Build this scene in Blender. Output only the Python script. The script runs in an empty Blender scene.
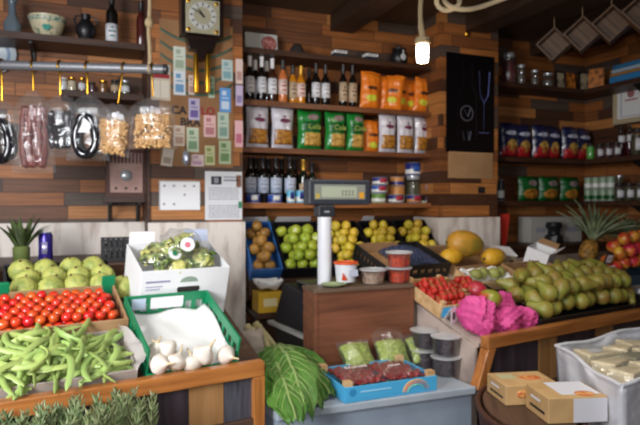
import bpy, math, random
from mathutils import Matrix, Vector
random.seed(7)
PI = math.pi
SC = bpy.context.scene
COL = SC.collection
R = random.uniform

# ------------------------------------------------------------------ measuring
F, YAW, EYE, HZ = 570.0, math.radians(22), 1.5, 203.0
_s, _c = math.sin(YAW), math.cos(YAW)

def _ray(px, py):
    t = (px - 320) / F
    return Vector((_s + t * _c, _c - t * _s, -(py - HZ) / F))

def at_y(px, py, Y):
    r = _ray(px, py)
    return Vector((0, 0, EYE)) + r * (Y / r.y)

def at_x(px, py, X):
    r = _ray(px, py)
    return Vector((0, 0, EYE)) + r * (X / r.x)

def at_z(px, py, z):
    r = _ray(px, py)
    return Vector((0, 0, EYE)) + r * ((z - EYE) / r.z)

def at_d(px, py, d):
    return Vector((0, 0, EYE)) + _ray(px, py) * d

class Slope:
    """an inclined display board: u along the front, v up the slope, n out of it"""
    def __init__(s, O, ang, tilt):
        a, t = math.radians(ang), math.radians(tilt)
        s.O = Vector(O)
        s.u = Vector((math.cos(a), math.sin(a), 0))
        vh = Vector((-math.sin(a), math.cos(a), 0))
        s.v = vh * math.cos(t) + Vector((0, 0, math.sin(t)))
        s.n = s.u.cross(s.v)
    def p(s, u, v, n=0):
        return s.O + s.u * u + s.v * v + s.n * n
    def M(s, u, v, n=0, rot=0):
        m = Matrix((s.u, s.v, s.n)).transposed().to_4x4()
        m.translation = s.p(u, v, n)
        return m @ Matrix.Rotation(rot, 4, 'Z')
    def hit(s, px, py, n=0):
        r = _ray(px, py); o = s.O + s.n * n
        d = (o - Vector((0, 0, EYE))).dot(s.n) / r.dot(s.n)
        w = Vector((0, 0, EYE)) + r * d - s.O
        return w.dot(s.u), w.dot(s.v)

def T(x, y=None, z=None, rz=0, rx=0, ry=0, s=1):
    v = Vector(x) if y is None else Vector((x, y, z))
    return (Matrix.Translation(v) @ Matrix.Rotation(rz, 4, 'Z') @ Matrix.Rotation(ry, 4, 'Y')
            @ Matrix.Rotation(rx, 4, 'X') @ Matrix.Scale(s, 4))

# ------------------------------------------------------------------ mesh builder
class MB:
    def __init__(s):
        s.v = []; s.f = []
    def add(s, vs, fs, M=None):
        b = len(s.v)
        s.v += [tuple(M @ Vector(p)) if M else tuple(p) for p in vs]
        s.f += [tuple(b + i for i in f) for f in fs]
        return s
    def box(s, x0, x1, y0, y1, z0, z1, M=None):
        vs = [(x0,y0,z0),(x1,y0,z0),(x1,y1,z0),(x0,y1,z0),(x0,y0,z1),(x1,y0,z1),(x1,y1,z1),(x0,y1,z1)]
        return s.add(vs, [(0,3,2,1),(4,5,6,7),(0,1,5,4),(1,2,6,5),(2,3,7,6),(3,0,4,7)], M)
    def hexa(s, b, t, M=None):
        return s.add(list(b) + list(t), [(0,3,2,1),(4,5,6,7),(0,1,5,4),(1,2,6,5),(2,3,7,6),(3,0,4,7)], M)
    def prism(s, poly, y0, y1, M=None):
        """polygon in x,z pushed through y"""
        n = len(poly)
        vs = [(x, y0, z) for x, z in poly] + [(x, y1, z) for x, z in poly]
        fs = [tuple(range(n)), tuple(range(2*n-1, n-1, -1))]
        fs += [(i, i + n, (i + 1) % n + n, (i + 1) % n) for i in range(n)]
        return s.add(vs, fs, M)
    def lathe(s, prof, seg=16, M=None, a0=0, a1=2*PI, caps=True):
        full = abs(a1 - a0 - 2*PI) < 1e-6
        n = seg if full else seg + 1
        vs = []; fs = []
        for r, z in prof:
            for k in range(n):
                a = a0 + (a1 - a0) * k / seg
                vs.append((r*math.cos(a), r*math.sin(a), z))
        for j in range(len(prof) - 1):
            for k in range(n if full else n - 1):
                k2 = (k + 1) % n
                fs.append((j*n+k, j*n+k2, (j+1)*n+k2, (j+1)*n+k))
        if full and caps:
            if prof[0][0] > 1e-5: fs.append(tuple(range(n-1, -1, -1)))
            if prof[-1][0] > 1e-5: fs.append(tuple((len(prof)-1)*n + k for k in range(n)))
        return s.add(vs, fs, M)
    def ell(s, rx, ry, rz, seg=12, rings=8, M=None, fn=None):
        prof = [(max(1e-4, math.sin(PI*j/rings)), -math.cos(PI*j/rings)) for j in range(rings+1)]
        vs = []; fs = []
        for r, z in prof:
            for k in range(seg):
                a = 2*PI*k/seg
                p = (r*math.cos(a), r*math.sin(a), z)
                if fn: p = fn(*p)
                vs.append((p[0]*rx, p[1]*ry, p[2]*rz))
        for j in range(rings):
            for k in range(seg):
                k2 = (k+1) % seg
                fs.append((j*seg+k, j*seg+k2, (j+1)*seg+k2, (j+1)*seg+k))
        return s.add(vs, fs, M)
    def tube(s, pts, r, seg=8, M=None, closed=False, flat=1.0):
        pts = [Vector(p) for p in pts]; n = len(pts)
        rr = r if isinstance(r, (list, tuple)) else [r]*n
        vs = []; fs = []
        up = None
        for i, p in enumerate(pts):
            a = pts[(i-1) % n] if (closed or i > 0) else p
            b = pts[(i+1) % n] if (closed or i < n-1) else p
            t = (b - a).normalized()
            if up is None:
                up = t.orthogonal().normalized()
            else:
                up = (up - t*up.dot(t))
                up = up.normalized() if up.length > 1e-6 else t.orthogonal().normalized()
            w = t.cross(up)
            for k in range(seg):
                an = 2*PI*k/seg
                vs.append(p + (up*math.cos(an) + w*math.sin(an)*flat)*rr[i])
        m = n if closed else n - 1
        for i in range(m):
            j = (i+1) % n
            for k in range(seg):
                k2 = (k+1) % seg
                fs.append((i*seg+k, i*seg+k2, j*seg+k2, j*seg+k))
        if not closed:
            fs.append(tuple(range(seg-1, -1, -1)))
            fs.append(tuple((n-1)*seg + k for k in range(seg)))
        return s.add(vs, fs, M)
    def grid(s, fn, nu, nv, M=None):
        vs = [fn(i/nu, j/nv) for j in range(nv+1) for i in range(nu+1)]
        fs = [(j*(nu+1)+i, j*(nu+1)+i+1, (j+1)*(nu+1)+i+1, (j+1)*(nu+1)+i) for j in range(nv) for i in range(nu)]
        return s.add(vs, fs, M)
    def build(s, name, m, parent=None, smooth=True, M=None, ang=42, solid=0, bevel=0):
        me = bpy.data.meshes.new(name)
        me.from_pydata(s.v, [], s.f)
        me.materials.append(m)
        if smooth:
            me.polygons.foreach_set('use_smooth', [True]*len(me.polygons))
            me.set_sharp_from_angle(angle=math.radians(ang))
        me.update()
        o = bpy.data.objects.new(name, me); COL.objects.link(o)
        if parent: o.parent = parent
        if M is not None: o.matrix_local = M
        if solid:
            md = o.modifiers.new('thickness', 'SOLIDIFY'); md.thickness = solid; md.offset = 0
        if bevel:
            md = o.modifiers.new('edge', 'BEVEL'); md.width = bevel; md.segments = 2; md.limit_method = 'ANGLE'
        return o

def bx(*a): return MB().box(*a)

def tag(o, label, cat, group=None, kind=None):
    o['label'] = label; o['category'] = cat
    if group: o['group'] = group
    if kind: o['kind'] = kind
    return o

def thing(name, label, cat, M=None, group=None):
    o = bpy.data.objects.new(name, None); COL.objects.link(o)
    o.empty_display_size = .05
    if M is not None: o.matrix_world = M
    return tag(o, label, cat, group)

def struct(name, mb, m, **k):
    o = mb.build(name, m, None, k.pop('smooth', False), **k); o['kind'] = 'structure'
    return o

def dup(root, M, label=None, group=None):
    r = root.copy(); COL.objects.link(r); r.matrix_world = M
    if label: r['label'] = label
    if group: r['group'] = group
    for ch in root.children:
        c = ch.copy(); COL.objects.link(c); c.parent = r
        for g in ch.children:
            d = g.copy(); COL.objects.link(d); d.parent = c
    return r

class Kind:
    """first use moves the built thing itself, later uses copy it"""
    def __init__(s, root): s.root = root; s.used = False
    def put(s, M, label=None, group=None):
        if s.used: return dup(s.root, M, label, group)
        s.used = True; s.root.matrix_world = M
        if label: s.root['label'] = label
        if group: s.root['group'] = group
        return s.root

def text(name, body, size, m, parent, M, extrude=.0006, font_shear=0, offset=0):
    cu = bpy.data.curves.new(name, 'FONT'); cu.body = body; cu.size = size
    cu.offset = offset; cu.align_x = 'CENTER'; cu.align_y = 'CENTER'; cu.extrude = extrude; cu.shear = font_shear
    cu.materials.append(m)
    cu.resolution_u = 3
    tmp = bpy.data.objects.new(name, cu)
    me = bpy.data.meshes.new_from_object(tmp); bpy.data.objects.remove(tmp)
    if not me.materials: me.materials.append(m)
    o = bpy.data.objects.new(name, me); COL.objects.link(o)
    if parent: o.parent = parent
    o.matrix_local = M
    return o

FACE = Matrix.Rotation(PI/2, 4, 'X')     # turns a text lying flat into one that stands facing -Y

# ------------------------------------------------------------------ materials
def lin(h):
    h = h.lstrip('#')
    c = [int(h[i:i+2], 16)/255 for i in (0, 2, 4)]
    return tuple(x/12.92 if x <= .04045 else ((x+.055)/1.055)**2.4 for x in c) + (1,)

def _new(name):
    m = bpy.data.materials.new(name); m.use_nodes = True
    nt = m.node_tree; b = nt.nodes['Principled BSDF']
    return m, nt, b

def nd(nt, typ, ins=None, **props):
    n = nt.nodes.new(typ)
    for k, v in props.items(): setattr(n, k, v)
    for k, v in (ins or {}).items():
        if isinstance(v, bpy.types.NodeSocket): nt.links.new(v, n.inputs[k])
        else: n.inputs[k].default_value = v
    return n

def math_(nt, op, a, b=0.0):
    return nd(nt, 'ShaderNodeMath', {0: a, 1: b}, operation=op).outputs[0]

_cache = {}
def mat(name, hexc, rough=.5, spec=.5, metal=0, var=0, hue=0, noise=None, bump=None, alpha=1, trans=0, emis=0, coat=0, stretch=(1,1,1), sss=0):
    """noise = (scale, second colour, low, high)   bump = (scale, strength)   var, hue = spread between copies"""
    if name in _cache: return _cache[name]
    m, nt, b = _new(name)
    L = nt.links
    b.inputs['Roughness'].default_value = rough
    b.inputs['Metallic'].default_value = metal
    b.inputs['Specular IOR Level'].default_value = spec
    b.inputs['Alpha'].default_value = alpha
    b.inputs['Transmission Weight'].default_value = trans
    b.inputs['Coat Weight'].default_value = coat
    if emis:
        b.inputs['Emission Color'].default_value = lin(hexc); b.inputs['Emission Strength'].default_value = emis
    col = None
    tc = nd(nt, 'ShaderNodeTexCoord')
    mp = nd(nt, 'ShaderNodeMapping', {'Vector': tc.outputs['Object'], 'Scale': stretch})
    if noise:
        n = nd(nt, 'ShaderNodeTexNoise', {'Vector': mp.outputs[0], 'Scale': noise[0], 'Detail': 4.0})
        lo, hi = (noise[2], noise[3]) if len(noise) > 3 else (.35, .65)
        mr = nd(nt, 'ShaderNodeMapRange', {0: n.outputs['Fac'], 1: lo, 2: hi})
        mx = nd(nt, 'ShaderNodeMix', {0: mr.outputs[0], 6: lin(hexc), 7: lin(noise[1])}, data_type='RGBA')
        col = mx.outputs[2]
    if var or hue:
        oi = nd(nt, 'ShaderNodeObjectInfo')
        v = nd(nt, 'ShaderNodeMapRange', {0: oi.outputs['Random'], 3: 1 - var, 4: 1 + var})
        w = nd(nt, 'ShaderNodeTexWhiteNoise', {'W': oi.outputs['Random']}, noise_dimensions='1D')
        h = nd(nt, 'ShaderNodeMapRange', {0: w.outputs['Value'], 3: .5 - hue, 4: .5 + hue})
        hs = nd(nt, 'ShaderNodeHueSaturation', {'Hue': h.outputs[0], 'Value': v.outputs[0], 'Color': lin(hexc)})
        if col: L.new(col, hs.inputs['Color'])
        col = hs.outputs[0]
    if col: L.new(col, b.inputs['Base Color'])
    else: b.inputs['Base Color'].default_value = lin(hexc)
    if bump:
        n = nd(nt, 'ShaderNodeTexNoise', {'Vector': mp.outputs[0], 'Scale': bump[0], 'Detail': 3.0})
        bp = nd(nt, 'ShaderNodeBump', {'Height': n.outputs['Fac'], 'Strength': bump[1], 'Distance': .01})
        L.new(bp.outputs[0], b.inputs['Normal'])
    _cache[name] = m
    return m

def wood(name, hexc, hex2, scale=1.0, rough=.5, axis='X', coat=0):
    st = {'X': (2, 26, 26), 'Y': (26, 2, 26), 'Z': (26, 26, 2)}[axis]
    return mat(name, hexc, rough, noise=(scale*1.6, hex2, .35, .68), bump=(scale*2, .15), stretch=st, coat=coat)

def plank_wall(name, cols, row=.078, length=.40):
    if name in _cache: return _cache[name]
    m, nt, b = _new(name); L = nt.links
    tc = nd(nt, 'ShaderNodeTexCoord')
    sx = nd(nt, 'ShaderNodeSeparateXYZ', {0: tc.outputs['Object']})
    u = math_(nt, 'ADD', sx.outputs[0], sx.outputs[1]); z = sx.outputs[2]
    zr = math_(nt, 'DIVIDE', z, row); rw = math_(nt, 'FLOOR', zr)
    wn = nd(nt, 'ShaderNodeTexWhiteNoise', {'W': rw}, noise_dimensions='1D')
    uo = math_(nt, 'DIVIDE', math_(nt, 'ADD', u, math_(nt, 'MULTIPLY', wn.outputs[0], 3.0)), length)
    cl = math_(nt, 'FLOOR', uo)
    cv = nd(nt, 'ShaderNodeCombineXYZ', {0: rw, 1: cl})
    idn = nd(nt, 'ShaderNodeTexWhiteNoise', {'Vector': cv.outputs[0]}, noise_dimensions='2D')
    rp = nd(nt, 'ShaderNodeValToRGB', {0: idn.outputs['Value']})
    cr = rp.color_ramp; cr.interpolation = 'CONSTANT'
    while len(cr.elements) < len(cols): cr.elements.new(.5)
    for i, c in enumerate(cols):
        cr.elements[i].position = i/len(cols); cr.elements[i].color = lin(c)
    gv = nd(nt, 'ShaderNodeCombineXYZ', {0: math_(nt, 'MULTIPLY', u, 3.0), 1: math_(nt, 'MULTIPLY', z, 55.0), 2: math_(nt, 'MULTIPLY', idn.outputs['Value'], 31.0)})
    gn = nd(nt, 'ShaderNodeTexNoise', {'Vector': gv.outputs[0], 'Scale': 1.3, 'Detail': 5.0})
    gm = nd(nt, 'ShaderNodeMapRange', {0: gn.outputs['Fac'], 1: .3, 2: .7, 3: .62, 4: 1.2})
    fz = math_(nt, 'FRACT', zr); fu = math_(nt, 'FRACT', uo)
    gap = math_(nt, 'MULTIPLY', math_(nt, 'GREATER_THAN', fz, .05), math_(nt, 'GREATER_THAN', fu, .012))
    gap = nd(nt, 'ShaderNodeMapRange', {0: gap, 3: .25, 4: 1.0}).outputs[0]
    k = math_(nt, 'MULTIPLY', gm.outputs[0], gap)
    mx = nd(nt, 'ShaderNodeMix', {0: 1.0, 6: rp.outputs[0], 7: k}, data_type='RGBA', blend_type='MULTIPLY')
    L.new(mx.outputs[2], b.inputs['Base Color'])
    hh = math_(nt, 'ADD', math_(nt, 'MULTIPLY', idn.outputs['Value'], .6), gap)
    bp = nd(nt, 'ShaderNodeBump', {'Height': hh, 'Strength': .5, 'Distance': .006})
    L.new(bp.outputs[0], b.inputs['Normal'])
    b.inputs['Roughness'].default_value = .55
    _cache[name] = m
    return m

M_PLANK = plank_wall('reclaimed planks', ['#4a2c1a', '#8e5528', '#a86834', '#6a3f22', '#945a2c', '#54443a', '#7c4a26', '#b0743e'])
M_DADO = mat('pale streaked dado', '#ddd4cb', .45, noise=(3.0, '#9a8478', .5, .78), stretch=(5, 5, 1.2))
M_SHELF = wood('shelf wood', '#7d4a29', '#4f2d18', 1.0, .5)
M_SHELFD = wood('dark shelf wood', '#4a2c1b', '#2c190f', 1.0, .5)
M_RAIL = wood('varnished pine', '#b8763c', '#8a5226', .8, .35, coat=.3)
M_RAILZ = wood('varnished pine upright', '#b8763c', '#8a5226', .8, .35, 'Z', coat=.3)
M_BOARD = wood('deck board', '#5a4030', '#3c2a20')
M_DARKPANEL = wood('dark panel', '#443a40', '#2c2428', .6, .35, 'Z')
M_LIGHTPANEL = wood('light panel', '#a87d50', '#8a6238', .6, .45, 'Z')
M_PINE = wood('raw pine', '#d3b083', '#b88f60', .8, .6)
M_BLACK = mat('black plastic', '#17171b', .4)
M_DGREY = mat('dark grey plastic', '#2b2d33', .4)
M_WHITE = mat('white card', '#e4e4e6', .6)
M_PAPER = mat('white paper', '#e9e8e6', .7, bump=(14, .4))
M_CARD = mat('brown cardboard', '#a98560', .75, noise=(12, '#9a7650'))
M_GREENPL = mat('green plastic', '#0f7a50', .4)
M_BLUEPL = mat('blue crate paint', '#2c5fa0', .5)
def film(name, gloss=.10, haze=.04, bscale=30, bstr=.9, rough=.12):
    m, nt, b = _new(name); L = nt.links
    tc = nd(nt, 'ShaderNodeTexCoord')
    n = nd(nt, 'ShaderNodeTexNoise', {'Vector': tc.outputs['Object'], 'Scale': bscale, 'Detail': 3.0})
    bp = nd(nt, 'ShaderNodeBump', {'Height': n.outputs['Fac'], 'Strength': bstr, 'Distance': .01})
    tr = nd(nt, 'ShaderNodeBsdfTransparent', {'Color': (.97, .98, .98, 1)})
    gl = nd(nt, 'ShaderNodeBsdfGlossy', {'Color': (1, 1, 1, 1), 'Roughness': rough, 'Normal': bp.outputs[0]})
    df = nd(nt, 'ShaderNodeBsdfDiffuse', {'Color': (.9, .91, .93, 1)})
    m1 = nd(nt, 'ShaderNodeMixShader', {0: haze, 1: tr.outputs[0], 2: df.outputs[0]})
    fr = nd(nt, 'ShaderNodeLayerWeight', {'Blend': .35, 'Normal': bp.outputs[0]})
    k = math_(nt, 'ADD', math_(nt, 'MULTIPLY', fr.outputs['Facing'], .22), gloss)
    m2 = nd(nt, 'ShaderNodeMixShader', {0: k, 1: m1.outputs[0], 2: gl.outputs[0]})
    out = [q for q in nt.nodes if q.type == 'OUTPUT_MATERIAL'][0]
    L.new(m2.outputs[0], out.inputs[0]); nt.nodes.remove(b)
    return m
M_FILM = film('clear film', .035, .03)
M_CLEAR = film('clear plastic tub', .06, .015, 8, .1, .08)
M_GLASSJ = film('jar glass', .08, .02, 6, .05, .05)
M_LID = film('clear lid', .10, .38, 20, .2, .12)
M_STEEL = mat('steel', '#c4c7cc', .3, metal=.5)
M_BRASS = mat('brass', '#c8962e', .3, metal=1)
M_IRON = mat('black iron', '#1c1a19', .5)
M_ROPE = mat('jute rope', '#b09a76', .9, bump=(120, .8))
M_INK = mat('dark ink', '#2a2522', .7)
M_REDINK = mat('red ink', '#9a2430', .6)

# ------------------------------------------------------------------ room
FL, CEIL, YB, XL, XR = 0.0, 2.8, 3.65, -1.7, 3.9
YF = -2.2
struct('floor', bx(XL-.1, XR+.1, YF, YB+.1, -.1, 0), mat('floor tile', '#6f665c', .5, noise=(6, '#5d554c')))
struct('ceiling', bx(XL-.1, XR+.1, YF, YB+.1, CEIL, CEIL+.1), wood('ceiling boards', '#4a3626', '#382718', .5, .6, 'Y'))
struct('wall_back', bx(XL-.1, XR+.1, YB, YB+.1, 0, CEIL), M_PLANK)
struct('wall_left', bx(XL-.1, XL, YF, YB, 0, CEIL), M_PLANK)
struct('wall_right', bx(XR, XR+.1, YF, YB, 0, CEIL), M_PLANK)
PX0, PX1, PX2, PX3, PY = .312, .84, 2.216, 2.70, 3.30
struct('wall_pillar', bx(PX0, PX1, PY, YB-.001, 0, CEIL), M_PLANK)
struct('wall_pillar', bx(PX2, PX3, PY, YB-.001, 0, CEIL), M_PLANK)
struct('trim_1', bx(XL, PX0-.002, YB-.035, YB-.001, 0, 1.385), M_DADO)
struct('trim_2', bx(PX0-.012, PX1+.012, PY-.014, PY-.001, 0, 1.39), M_DADO)
struct('trim_3', MB().box(PX2-.014, PX3+.012, PY-.014, PY-.001, 0, 1.40).box(PX2-.014, PX2-.001, PY-.001, YB-.03, 0, 1.40), M_DADO)
struct('trim_4', bx(PX0-.014, PX0-.001, PY-.013, YB-.036, 1.39, 2.79), M_SHELFD)
M_BEAM = wood('beam', '#3a2618', '#24160d', .6, .6, 'Y')
for x0, x1 in ((-1.0, -.82), (.5, .68), (1.55, 1.72), (2.42, 2.6), (3.3, 3.48)):
    struct('ceiling_beam', bx(x0, x1, YF+.05, YB-.002, CEIL-.11, CEIL-.001), M_BEAM)

# ------------------------------------------------------------------ shelves
def shelf(label, x0, x1, z, y0=3.41, m=M_SHELF, y1=YB-.002, group=None, th=.032):
    t = thing('wall_shelf', label, 'shelf', T(x0, y0, z), group)
    bx(0, x1-x0, 0, y1-y0, -th, 0).build('board', m, t, False)
    return t
SZ = dict(a=2.455, b=2.135, c=1.845, d=1.50)
shelf('highest plank shelf of the back alcove, above the wine bottles and orange snack bags', PX1+.002, PX2-.002, SZ['a'], m=M_SHELFD)
shelf('plank shelf of the back alcove carrying wine bottles and orange snack bags', PX1+.002, PX2-.002, SZ['b'])
shelf('plank shelf of the back alcove carrying white and green snack bags', PX1+.002, PX2-.002, SZ['c'])
shelf('lowest plank shelf of the back alcove, orange-edged, with wine bottles and tins', PX1+.002, PX2-.002, SZ['d'], m=wood('orange shelf', '#a5683a', '#84502a'))
for z, lb in ((2.40, 'upper corner shelf at the right with jars, picture frames and a blue cloth'),
              (1.845, 'middle corner shelf at the right with dark crisp bags and jars'),
              (1.515, 'lower corner shelf at the right with green bags and stacked cans')):
    t = thing('corner_shelf', lb, 'shelf', T(PX3, 0, z))
    bx(.002, XR-PX3-.002, 3.41, YB-.002, -.035, 0).build('board', M_SHELFD, t, False)
    bx(3.64-PX3, XR-PX3-.002, 1.9, 3.409, -.035, 0).build('board', M_SHELFD, t, False)
    for yy in (2.3, 3.0):
        MB().prism([(3.68-PX3, -.036), (XR-PX3-.003, -.036), (XR-PX3-.003, -.16)], yy, yy+.02).build('bracket', M_IRON, t, False)
def lshelf(label, x0, x1, y0, z, brx):
    t = thing('wall_shelf', label, 'shelf', T(x0, y0, z))
    bx(0, x1-x0, 0, YB-.002-y0, -.035, 0).build('board', M_SHELFD, t, False)
    for b in brx:
        g = MB(); g.box(b, b+.018, YB-.02-y0, YB-.003-y0, -.16, -.036); g.box(b, b+.018, .03, YB-.02-y0, -.048, -.036)
        g.tube([(b+.009, .05, -.05), (b+.009, YB-.02-y0, -.15)], .006, 6)
        g.build('bracket', M_IRON, t, False)
lshelf('upper left plank shelf with the ceramic bowl and bottles', -1.2, PX0-.016, 3.40, 2.405, [.35, .90])
lshelf('short left plank shelf with small jars, behind the hanging pipe', -.145, PX0-.016, 3.46, 2.128, [.05])
p = at_y(103, 196, 3.45)
lshelf('small grey ledge under the pinkish wooden cabinet', p.x, PX0-.016, 3.45, p.z, [.03, .19])
# ------------------------------------------------------------------ bottles, bags, tins
def bottle(M, label, glass, lab=None, cap=None, h=.30, r=.037, lz=(.28, .55), capz=.78, lprint=None, name='wine_bottle', cat='bottle', shoulder=.60, arc=1.5, group=None):
    t = thing(name, label, cat, M, group)
    n = r*.38
    MB().lathe([(r*.9, 0), (r, .006), (r, h*shoulder), (r*.93, h*(shoulder+.05)), (r*.62, h*(shoulder+.11)), (n*1.08, h*(shoulder+.17)), (n, h*.97), (n*1.15, h*.972), (n*1.15, h), (n*.8, h)], 16).build('body', glass, t)
    if lab:
        MB().lathe([(r+.0008, h*lz[0]), (r+.0008, h*lz[1])], 12, None, -PI/2-arc, -PI/2+arc).build('label', lab, t, solid=.0008)
        if lprint:
            zc = h*(lz[0]+lz[1])/2
            g = MB()
            for k, (dz, w) in enumerate(((.028, .22), (.006, .55), (-.02, .4))):
                g.lathe([(r+.0018, zc+dz-.004), (r+.0018, zc+dz+.004)], 5, None, -PI/2-w, -PI/2+w)
            g.build('print', lprint, t.children[-1], solid=.0006)
    if cap:
        MB().lathe([(n*1.2, h*capz), (n*1.22, h*.97), (n*1.3, h*.975), (n*1.3, h+.002), (.001, h+.003)], 14).build('capsule', cap, t)
    return t

M_WINE = mat('dark wine glass', '#12100f', .08, coat=.5)
M_GREENG = mat('dark green glass', '#141c12', .08, coat=.5)
M_ROSE = mat('rose wine glass', '#c4703c', .08, coat=.5)
M_GOLDG = mat('golden spirit glass', '#c07a18', .08, coat=.5)
M_AMBER = mat('amber glass', '#3a1e10', .1, coat=.4)
M_WLAB = mat('white label', '#dcdce0', .6)
M_BLAB = mat('bluish label', '#b9c4d8', .6)
M_TLAB = mat('tan label', '#b9a184', .6)
M_PLAB = mat('pinkish label', '#e0c6bc', .6)
M_WCAP = mat('white capsule', '#d9d9dc', .4)
M_GCAP = mat('gold capsule', '#c99a3a', .35, metal=.6)
M_BCAP = mat('black capsule', '#1a1718', .4)
M_GRINK = mat('grey ink', '#8b8b96', .7)

Yb = 3.47
def sx(px, Y, y=90): return at_y(px, y, Y).x
for px, Y, g, lb, cp, pr, h, txt in (
    (250, 3.50, M_WINE, M_WLAB, M_WCAP, M_GRINK, .285, 'dark wine bottle with white label and white capsule, at the pillar end of its row'),
    (255.5, 3.585, M_WINE, M_WLAB, M_WCAP, None, .285, 'white-capped dark wine bottle half hidden behind the first bottle of the row'),
    (262, 3.49, M_WINE, M_WLAB, M_WCAP, M_GRINK, .285, 'dark wine bottle with white label and white capsule, second in the front of the row'),
    (267, 3.585, M_WINE, M_WLAB, M_WCAP, None, .285, 'white-capped dark wine bottle standing behind the second bottle of the row'),
    (272.5, 3.49, M_AMBER, M_WLAB, M_WCAP, M_GRINK, .28, 'brownish wine bottle with lower white label and white capsule beside the rosé bottle'),
    (283, 3.48, M_ROSE, M_PLAB, M_BCAP, M_REDINK, .275, 'rosé bottle with pink-orange wine and a pale pink label'),
    (293, 3.50, M_GOLDG, M_TLAB, M_BCAP, M_INK, .25, 'golden liquor bottle next to the rosé bottle'),
    (301, 3.49, M_GOLDG, M_PLAB, M_GCAP, M_REDINK, .25, 'golden liquor bottle with red-printed label, nearer the dark wines'),
    (309, 3.585, M_AMBER, None, M_BCAP, None, .26, 'unlabelled brown bottle standing back between golden and black bottles'),
    (316, 3.49, M_WINE, M_WLAB, M_BCAP, M_GRINK, .275, 'black wine bottle with square white label, first of its pair'),
    (325.5, 3.49, M_WINE, M_WLAB, M_BCAP, M_GRINK, .275, 'black wine bottle with square white label, second of its pair'),
    (343, 3.48, M_WINE, M_TLAB, M_BCAP, M_INK, .285, 'black bottle with tall tan label, farther from the orange snack bags'),
    (352.5, 3.48, M_WINE, M_TLAB, M_BCAP, M_INK, .285, 'black bottle with tall tan label touching the orange snack bags')):
    tall = lb is M_TLAB
    bottle(T(sx(px, Y), Y, SZ['b']), txt, g, lb, cp, h, .0292, (.14, .58) if tall else (.2, .55), .78, pr, shoulder=.6, group='bottles on the second back shelf')
# bottom shelf: two rows of dark wine
for i, px in enumerate((250.5, 263, 276, 290)):
    bottle(T(sx(px, 3.53, 190), 3.53, SZ['d']), ('black wine bottle with bluish-white label on the lowest shelf, '
           + ('first, at the pillar end', 'second from the pillar', 'third from the pillar', 'fourth, behind tall cans')[i]), M_WINE, M_BLAB, M_BCAP, .29, .037, (.22, .56), .8, M_GRINK, group='wine bottles on the lowest back shelf')
for i, px in enumerate((256, 268.5, 281.5, 294.5)):
    bottle(T(sx(px, 3.61, 190), 3.61, SZ['d']), 'dark neck of a wine bottle in the rear row on the lowest back shelf', M_WINE, None, M_BCAP, .29, .0345, group='rear wine bottles on the lowest back shelf')
bottle(T(sx(303.5, 3.55, 190), 3.55, SZ['d']), 'slim dark bottle with gold foil neck beside the wine row', M_GREENG, M_TLAB, M_GCAP, .285, .031, (.2, .45), .72, M_INK)
bottle(T(sx(312, 3.58, 190), 3.58, SZ['d']), 'slim black-capped bottle next to the gold-necked bottle', M_GREENG, M_TLAB, M_BCAP, .27, .031, (.2, .45), .75, M_INK)

# tins: body, two rims, a band
def tin(M, label, r, h, body, band=None, rim=M_STEEL, band2=None, name='food_tin', cat='tin', group=None):
    t = thing(name, label, cat, M, group)
    MB().lathe([(r*.97, 0), (r, .003), (r, h-.003), (r*.96, h), (r*.95, h-.003), (.001, h-.003)], 20).build('body', body, t)
    for z in (.002, h-.003): MB().tube([(r*math.cos(a*PI/10), r*math.sin(a*PI/10), z) for a in range(20)], .0022, 6, closed=True).build('rim', rim, t)
    if band: MB().lathe([(r+.0008, h*.14), (r+.0008, h*.48)], 20).build('label_band', band, t)
    if band2: MB().lathe([(r+.0012, h*.30), (r+.0012, h*.84)], 8, None, -PI/2-.5, -PI/2+.5).build('label_badge', band2, t, solid=.0006)
    return t
M_TBLUE = mat('blue tin paint', '#3558a8', .35)
M_TNAVY = mat('navy tin paint', '#28307a', .35)
M_TGREEN = mat('green tin label', '#5f8a34', .4)
M_TWHITE = mat('white tin label', '#dcdcd6', .4)
M_TRED = mat('red tin label', '#b03040', .4)
M_TORANGE = mat('orange tin label', '#c88a4c', .4)
M_CYAN = mat('cyan can label', '#5fb4d8', .35)
zd = SZ['d']
for px, Y, txt in ((252, 3.44, 'flat blue tin in front of the first wine bottle on the lowest shelf'), (274, 3.445, 'flat blue tin in front of the third wine bottle on the lowest shelf')):
    r, h = .058, .055
    tin(T(sx(px+1, Y+.03, 190), Y+.03, zd), txt, r*.78, h, M_TBLUE, M_TNAVY, band2=M_TWHITE)
for px, txt in ((291, 'pale blue and white can at the wine bottles, nearer the pillar'), (300.5, 'pale blue and white can beside the scale display')):
    tin(T(sx(px, 3.44, 190), 3.44, zd), txt, .027, .082, M_CYAN, M_TWHITE, band2=M_TNAVY)
for k, px in enumerate((341, 359.5)):
    for j in range(2):
        tin(T(sx(px, 3.52, 180), 3.52, zd + j*.0785), ('lower ' if j == 0 else 'upper ') + 'green-labelled tin of the ' + ('first' if k == 0 else 'second') + ' stack behind the scale display',
            .052, .077, M_TGREEN, M_TWHITE if j else None, band2=M_TORANGE)
def sxz(px, Y, y): return at_y(px, y, Y)
tin(T(sx(378.5, 3.50, 195), 3.50, zd), 'small pale green jar-like tin under the blue tins right of the scale', .050, .067, M_TGREEN, M_TWHITE)
tin(T(sx(379, 3.50, 195), 3.50, zd+.068), 'blue tin with white stripe, lower of two on the green tin', .055, .055, M_TBLUE, M_TWHITE, band2=M_TRED)
tin(T(sx(380, 3.50, 195), 3.50, zd+.1245), 'blue tin with white stripe on top of the pile beside the scale', .055, .052, M_TNAVY, M_TWHITE, band2=M_TRED)
tin(T(sx(396, 3.466, 195), 3.466, zd), 'flat blue and red tin at the front of the lowest shelf', .054, .058, M_TNAVY, M_TWHITE, band2=M_TRED)
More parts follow.
